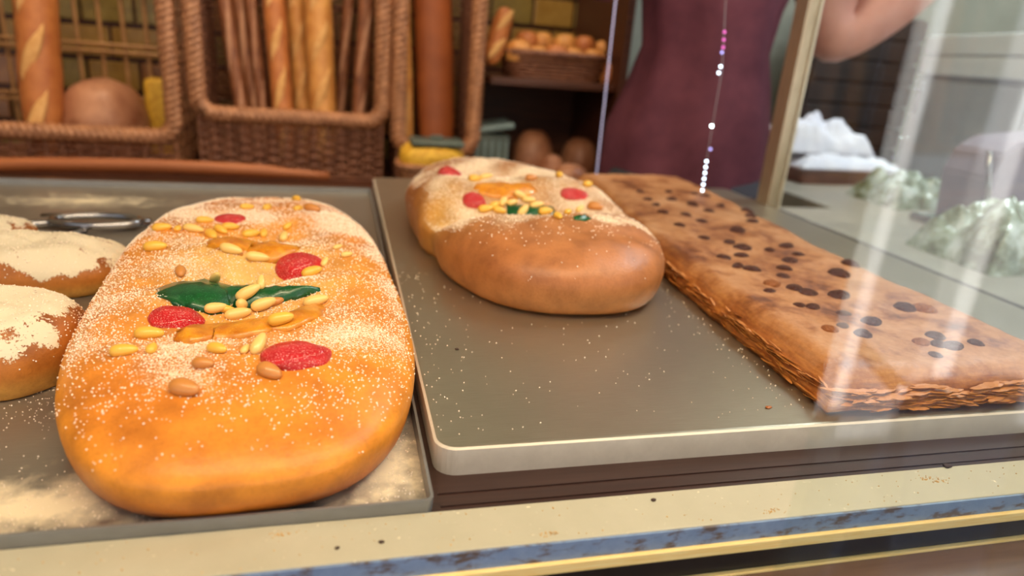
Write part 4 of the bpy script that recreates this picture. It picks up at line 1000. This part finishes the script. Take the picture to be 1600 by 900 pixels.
# ------------------------------------------------------------------ the person behind the case
M['skin'] = simple('skin', (196, 142, 128), (206, 154, 140), 0.5, scale=30); M['skin'].node_tree.nodes['Principled BSDF'].inputs['Subsurface Weight'].default_value = 0.1
M['maroon'] = simple('maroon_cloth', (108, 56, 74), (152, 88, 104), 0.85, scale=9, bumpd=0.001)
M['trouser'] = simple('dark_cloth', (44, 44, 54), (54, 54, 64), 0.85, scale=40)
M['hair'] = simple('dark_brown_hair', (40, 26, 18), (60, 40, 28), 0.5, scale=60, stretch=(8, 8, 1), bumpd=0.002)
PXc, PYc = 0.622, 1.145
per = thing('person', 'person in maroon top behind the case, one bare arm bent with elbow out', 'person', (PXc, PYc, FLOOR))
def person():
    vs_, es, rd = [], [], []
    def add(p, r, par=None):
        vs_.append(p); rd.append(r if isinstance(r, tuple) else (r, r)); i = len(vs_) - 1
        if par is not None: es.append((par, i))
        return i
    pel = add((0, 0, 0.93), (0.125, 0.08)); wa = add((0, 0, 1.08), (0.10, 0.07), pel); ch = add((0, 0, 1.24), (0.12, 0.08), wa); nb = add((0, 0.01, 1.37), (0.10, 0.075), ch)
    nk = add((0, 0.0, 1.43), (0.05, 0.05), nb); j = add((0, -0.015, 1.49), (0.062, 0.07), nk); hd = add((0, -0.012, 1.56), (0.078, 0.092), j); add((0, 0.0, 1.64), (0.055, 0.065), hd)
    for s in (-1, 1):
        hp = add((s * 0.085, 0, 0.84), (0.085, 0.09), pel); kn = add((s * 0.095, -0.01, 0.48), 0.055, hp); an = add((s * 0.10, 0.02, 0.09), 0.036, kn); add((s * 0.11, -0.07, 0.03), (0.04, 0.028), an)
    def arm(pts, s, pt):
        sh = add((s * 0.155, 0.005, 1.36), 0.055, nb); a = sh
        for p_, r in pts: a = add(p_, r, a)
        w_ = V(pts[-1][0]); e_ = V(pts[-2][0]); d = (w_ - e_).normalized(); sd_ = V((d.z, 0, -d.x)).normalized() * pt
        pm = add(tuple(w_ + d * 0.055), (0.036, 0.02), a)
        for k, (off, ln) in enumerate(((-0.028, 0.068), (-0.009, 0.078), (0.010, 0.072), (0.028, 0.056))):
            b0 = w_ + d * 0.085 + sd_ * off; i1 = add(tuple(b0), 0.0095, pm); i2 = add(tuple(b0 + d * ln * 0.55 + V((0, -0.010, 0))), 0.0085, i1); add(tuple(b0 + d * ln * 0.9 + V((0, -0.03, 0))), 0.0075, i2)
        b0 = w_ + d * 0.035 - sd_ * 0.042; i1 = add(tuple(b0), 0.011, pm); add(tuple(b0 + d * 0.035 - sd_ * 0.012 + V((0, -0.01, 0))), 0.009, i1)
    el = ony(1297, 76, PYc - 0.02); E = (el.x - PXc, -0.02, el.z - FLOOR)
    arm([((0.20, -0.005, 1.30), 0.060), (((0.2 + E[0]) / 2, -0.01, (1.30 + E[2]) / 2 - 0.005), 0.062), (E, 0.064), ((E[0] + 0.11, -0.06, E[2] + 0.125), 0.056), ((E[0] + 0.18, -0.10, E[2] + 0.21), 0.027)], 1, 1)
    arm([((-0.20, -0.02, 1.29), 0.050), ((-0.25, -0.03, 1.20), 0.044), ((-0.21, -0.06, 1.24), 0.038), ((-0.12, -0.10, 1.30), 0.026)], -1, -1)
    me = bpy.data.meshes.new('body'); me.from_pydata(vs_, es, []); o = bpy.data.objects.new('body', me); col.objects.link(o); o.parent = per
    mo = o.modifiers.new('skin', 'SKIN'); mo.use_smooth_shade = True; mo.branch_smoothing = 0.4
    for i, sv in enumerate(me.skin_vertices[0].data): sv.radius = rd[i]; sv.use_root = (i == 0)
    o.modifiers.new('sub', 'SUBSURF').render_levels = 2
    me.materials.append(M['skin']); return E
Eb = person()
def cloth_rings(rings, folds=9, amp=0.02, seg=72):
    bm = bmesh.new(); R_ = []
    for cx, cy, rx, ry, z in rings:
        ring = []
        for q in range(seg):
            a = q * 2 * math.pi / seg; k = 1 + amp * math.sin(folds * a + z * 9) + 0.03 * nz(math.cos(a), math.sin(a), z * 6, 1.5)
            ring.append(bm.verts.new((cx + rx * k * math.cos(a), cy + ry * k * math.sin(a), z)))
        R_.append(ring)
    for i in range(len(R_) - 1):
        for q in range(seg): bm.faces.new((R_[i][q], R_[i][(q + 1) % seg], R_[i + 1][(q + 1) % seg], R_[i + 1][q]))
    bmesh.ops.solidify(bm, geom=bm.faces[:], thickness=0.003); bmesh.ops.recalc_face_normals(bm, faces=bm.faces[:])
    return bm
rings = [(0, 0, .150, .09, .66), (0, 0, .158, .094, .84), (-.008, 0, .160, .095, .92), (-.008, 0, .152, .095, .99), (0, 0, .130, .09, 1.06), (0, 0, .112, .088, 1.12), (0, 0, .122, .09, 1.19), (0, 0, .145, .095, 1.26), (0, 0, .165, .092, 1.33), (0, 0.005, .14, .08, 1.395), (0, 0.005, .08, .07, 1.425), (0, 0.003, .065, .062, 1.435)]
obj('blouse', cloth_rings(rings, 8, 0.03), M['maroon'], per)
for s in (-1, 1):
    P = [V((s * 0.12, 0.0, 1.37)), V((s * 0.165, 0, 1.345)), V((s * 0.205, -0.008, 1.29)), V((s * 0.222 if s > 0 else -0.245, -0.012 if s > 0 else -0.028, 1.235 if s > 0 else 1.215))]
    obj('sleeve', tube(bmesh.new(), P, [0.062, 0.068, 0.066, 0.066], 24, True), M['maroon'], per)
    obj('trouser_leg', tube(bmesh.new(), [V((s * 0.07, 0, 0.9)), V((s * 0.088, 0, 0.8)), V((s * 0.095, -0.005, 0.5)), V((s * 0.1, 0.015, 0.1))], [0.09, 0.11, 0.085, 0.065], 24, True), M['trouser'], per)
    obj('shoe', loaf_mesh(0.05, 0.13, 0.09, 2.4, .7, .9, .9, .3, 32, 12, lambda x, y: 0.03 * sstep(0, 0.1, y) - 0.02 * sstep(0, -0.1, y)), M['darkgrey'], per).location = (s * 0.107, -0.03, 0.0)
bm = bmesh.new(); bmesh.ops.create_icosphere(bm, subdivisions=4, radius=1)
for v in bm.verts:
    c_ = v.co.copy(); v.co = V((c_.x * 0.094, c_.y * 0.108 + 0.012, c_.z * 0.115 + 1.59))
    if c_.y < -0.25 and c_.z < 0.45: v.co.y = max(v.co.y, -0.055 + 0.03 * abs(c_.x))
    if c_.z < -0.2: v.co.z -= 0.06 * max(0, c_.y)
obj('hair', bm, M['hair'], per)
M['eye'] = simple('eye_white', (220, 216, 210), (230, 226, 220), 0.2); M['lip'] = simple('lip', (160, 84, 80), (170, 92, 88), 0.4)
for s in (-1, 1):
    bm = bmesh.new(); bmesh.ops.create_icosphere(bm, subdivisions=2, radius=0.011); obj('eye', bm, M['eye'], per, True, (s * 0.03, -0.092, 1.555))
    bm = bmesh.new(); bmesh.ops.create_icosphere(bm, subdivisions=2, radius=0.005); obj('iris', bm, M['hair'], per, True, (s * 0.03, -0.101, 1.555))
    bm = bmesh.new(); bmesh.ops.create_icosphere(bm, subdivisions=2, radius=1); bmesh.ops.scale(bm, vec=(0.01, 0.018, 0.03), verts=bm.verts[:]); obj('ear', bm, M['skin'], per, True, (s * 0.078, 0.0, 1.545))
obj('nose', tube(bmesh.new(), [V((0, -0.095, 1.555)), V((0, -0.112, 1.525)), V((0, -0.1, 1.512))], [0.008, 0.014, 0.012], 10), M['skin'], per)
obj('mouth', tube(bmesh.new(), [V((-0.024, -0.083, 1.483)), V((0, -0.094, 1.482)), V((0.024, -0.083, 1.483))], [0.003, 0.007, 0.003], 8), M['lip'], per)

# ------------------------------------------------------------------ glowing bead strings, added in place of glints mirrored in the glass
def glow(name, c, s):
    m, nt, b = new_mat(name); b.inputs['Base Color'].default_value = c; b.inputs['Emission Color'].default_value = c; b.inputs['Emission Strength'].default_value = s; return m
GLINT = {'w': glow('glint_cool_white', (0.75, 0.88, 1, 1), 6), 'b': glow('glint_blue_violet', (0.45, 0.42, 1, 1), 2.0), 'p': glow('glint_magenta', (0.9, 0.15, 0.65, 1), 1.2), 'g': glow('glint_bright', (0.8, 1, 0.98, 1), 18), 'v': glow('glint_pale_violet', (0.62, 0.62, 0.95, 1), 0.5)}
M['glint_wire'] = simple('clear_glint_wire', (150, 150, 160), (170, 170, 180), 0.3)
glintm = {}
for k, mm in GLINT.items():
    bm = bmesh.new(); bmesh.ops.create_icosphere(bm, subdivisions=2, radius=0.0018); me = bpy.data.meshes.new('bulb'); bm.to_mesh(me); bm.free(); me.materials.append(mm); glintm[k] = me
def glint_string(label, pts, y, glints):
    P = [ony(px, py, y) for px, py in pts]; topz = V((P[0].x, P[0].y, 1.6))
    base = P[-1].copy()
    t = thing('glint_string', label, 'lights', base, 0, 'added strings of glint beads')
    obj('glint_wire', tube(bmesh.new(), [topz - base] + [p_ - base for p_ in P], 0.0004, 6, True), M['glint_wire'], t)
    for px, py, k in glints:
        o = bpy.data.objects.new('bulb', glintm[k]); col.objects.link(o); o.parent = t; o.location = ony(px, py, y) - base
glint_string('left string of added pale blue beads imitating glass glints beside the dark shelf corner', [(962, 0), (946, 150), (930, 290)], 1.045,
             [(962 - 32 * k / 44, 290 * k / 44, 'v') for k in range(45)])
glint_string('right string of added beads imitating glass glints, white at its end, hanging in front of the maroon top', [(1134, 0), (1128, 110), (1104, 250), (1090, 352)], 0.86,
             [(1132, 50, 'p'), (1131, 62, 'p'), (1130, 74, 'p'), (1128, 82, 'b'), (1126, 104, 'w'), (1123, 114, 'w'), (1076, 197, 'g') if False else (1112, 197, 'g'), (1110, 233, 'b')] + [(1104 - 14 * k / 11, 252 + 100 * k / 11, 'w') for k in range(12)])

# ------------------------------------------------------------------ unseen posts and board, added for streaks mirrored in the front pane
def mirror(px, py, ystreet):
    """where the picture ray, mirrored in the front pane, meets the upright plane y = ystreet"""
    d = ray(px, py); yg = 0.168; t1_ = yg / d.y; g = EYE + d * t1_; d2 = V((d.x, -d.y, d.z)); return g + d2 * ((ystreet - yg) / d2.y)
def mirrored_post(px0, px1, ystreet, label, mat, z0=None, z1=2.6, dpth=0.1):
    a, b = mirror(px0, 300, ystreet), mirror(px1, 300, ystreet); x0, x1 = sorted((a.x, b.x))
    t = thing('mirrored_post', label, 'post', ((x0 + x1) / 2, ystreet, FLOOR - 0.05), 0, 'posts added for streaks')
    w_ = (x1 - x0) / 2
    obj('shaft', box(bmesh.new(), -w_, w_, -dpth, 0, 0.02, z1 + 0.9, 0.01), mat, t, False); obj('foot', box(bmesh.new(), -w_ * 1.25, w_ * 1.25, -dpth * 1.2, dpth * .2, 0, 0.06, 0.008), mat, t, False)
    obj('cap', box(bmesh.new(), -w_ * 1.12, w_ * 1.12, -dpth * 1.1, dpth * .1, z1 + 0.9, z1 + 0.95, 0.008), mat, t, False)
mirrored_post(1350, 1412, -1.2, 'white painted post added in the street, mirrored as a pale streak in the front pane', M['white_paint'])
mirrored_post(1552, 1582, -1.4, 'second white post added in the street, mirrored at the right end of the front pane', M['white_paint'])
pm_, pn_ = mirror(1395, 740, -0.6), mirror(1535, 740, -0.6)
pbd = thing('mirrored_board', 'pale blue board added in the street for a bluish reflection low in the front pane', 'board', ((pm_.x + pn_.x) / 2, -0.6, FLOOR - 0.05))  # added out of view, only to give the bluish reflection
hw_ = abs(pn_.x - pm_.x) / 2
for sgn in (1, -1):
    bm = box(bmesh.new(), -hw_, hw_, -0.012, 0.012, 0, 0.62 if sgn > 0 else 0.60, 0.004)
    bmesh.ops.transform(bm, matrix=Matrix.Translation((0, 0.09 * sgn, 0)) @ Matrix.Rotation(0.13 * sgn, 4, 'X'), verts=bm.verts[:]); obj('leaf', bm, M['blue_paint'], pbd, False)
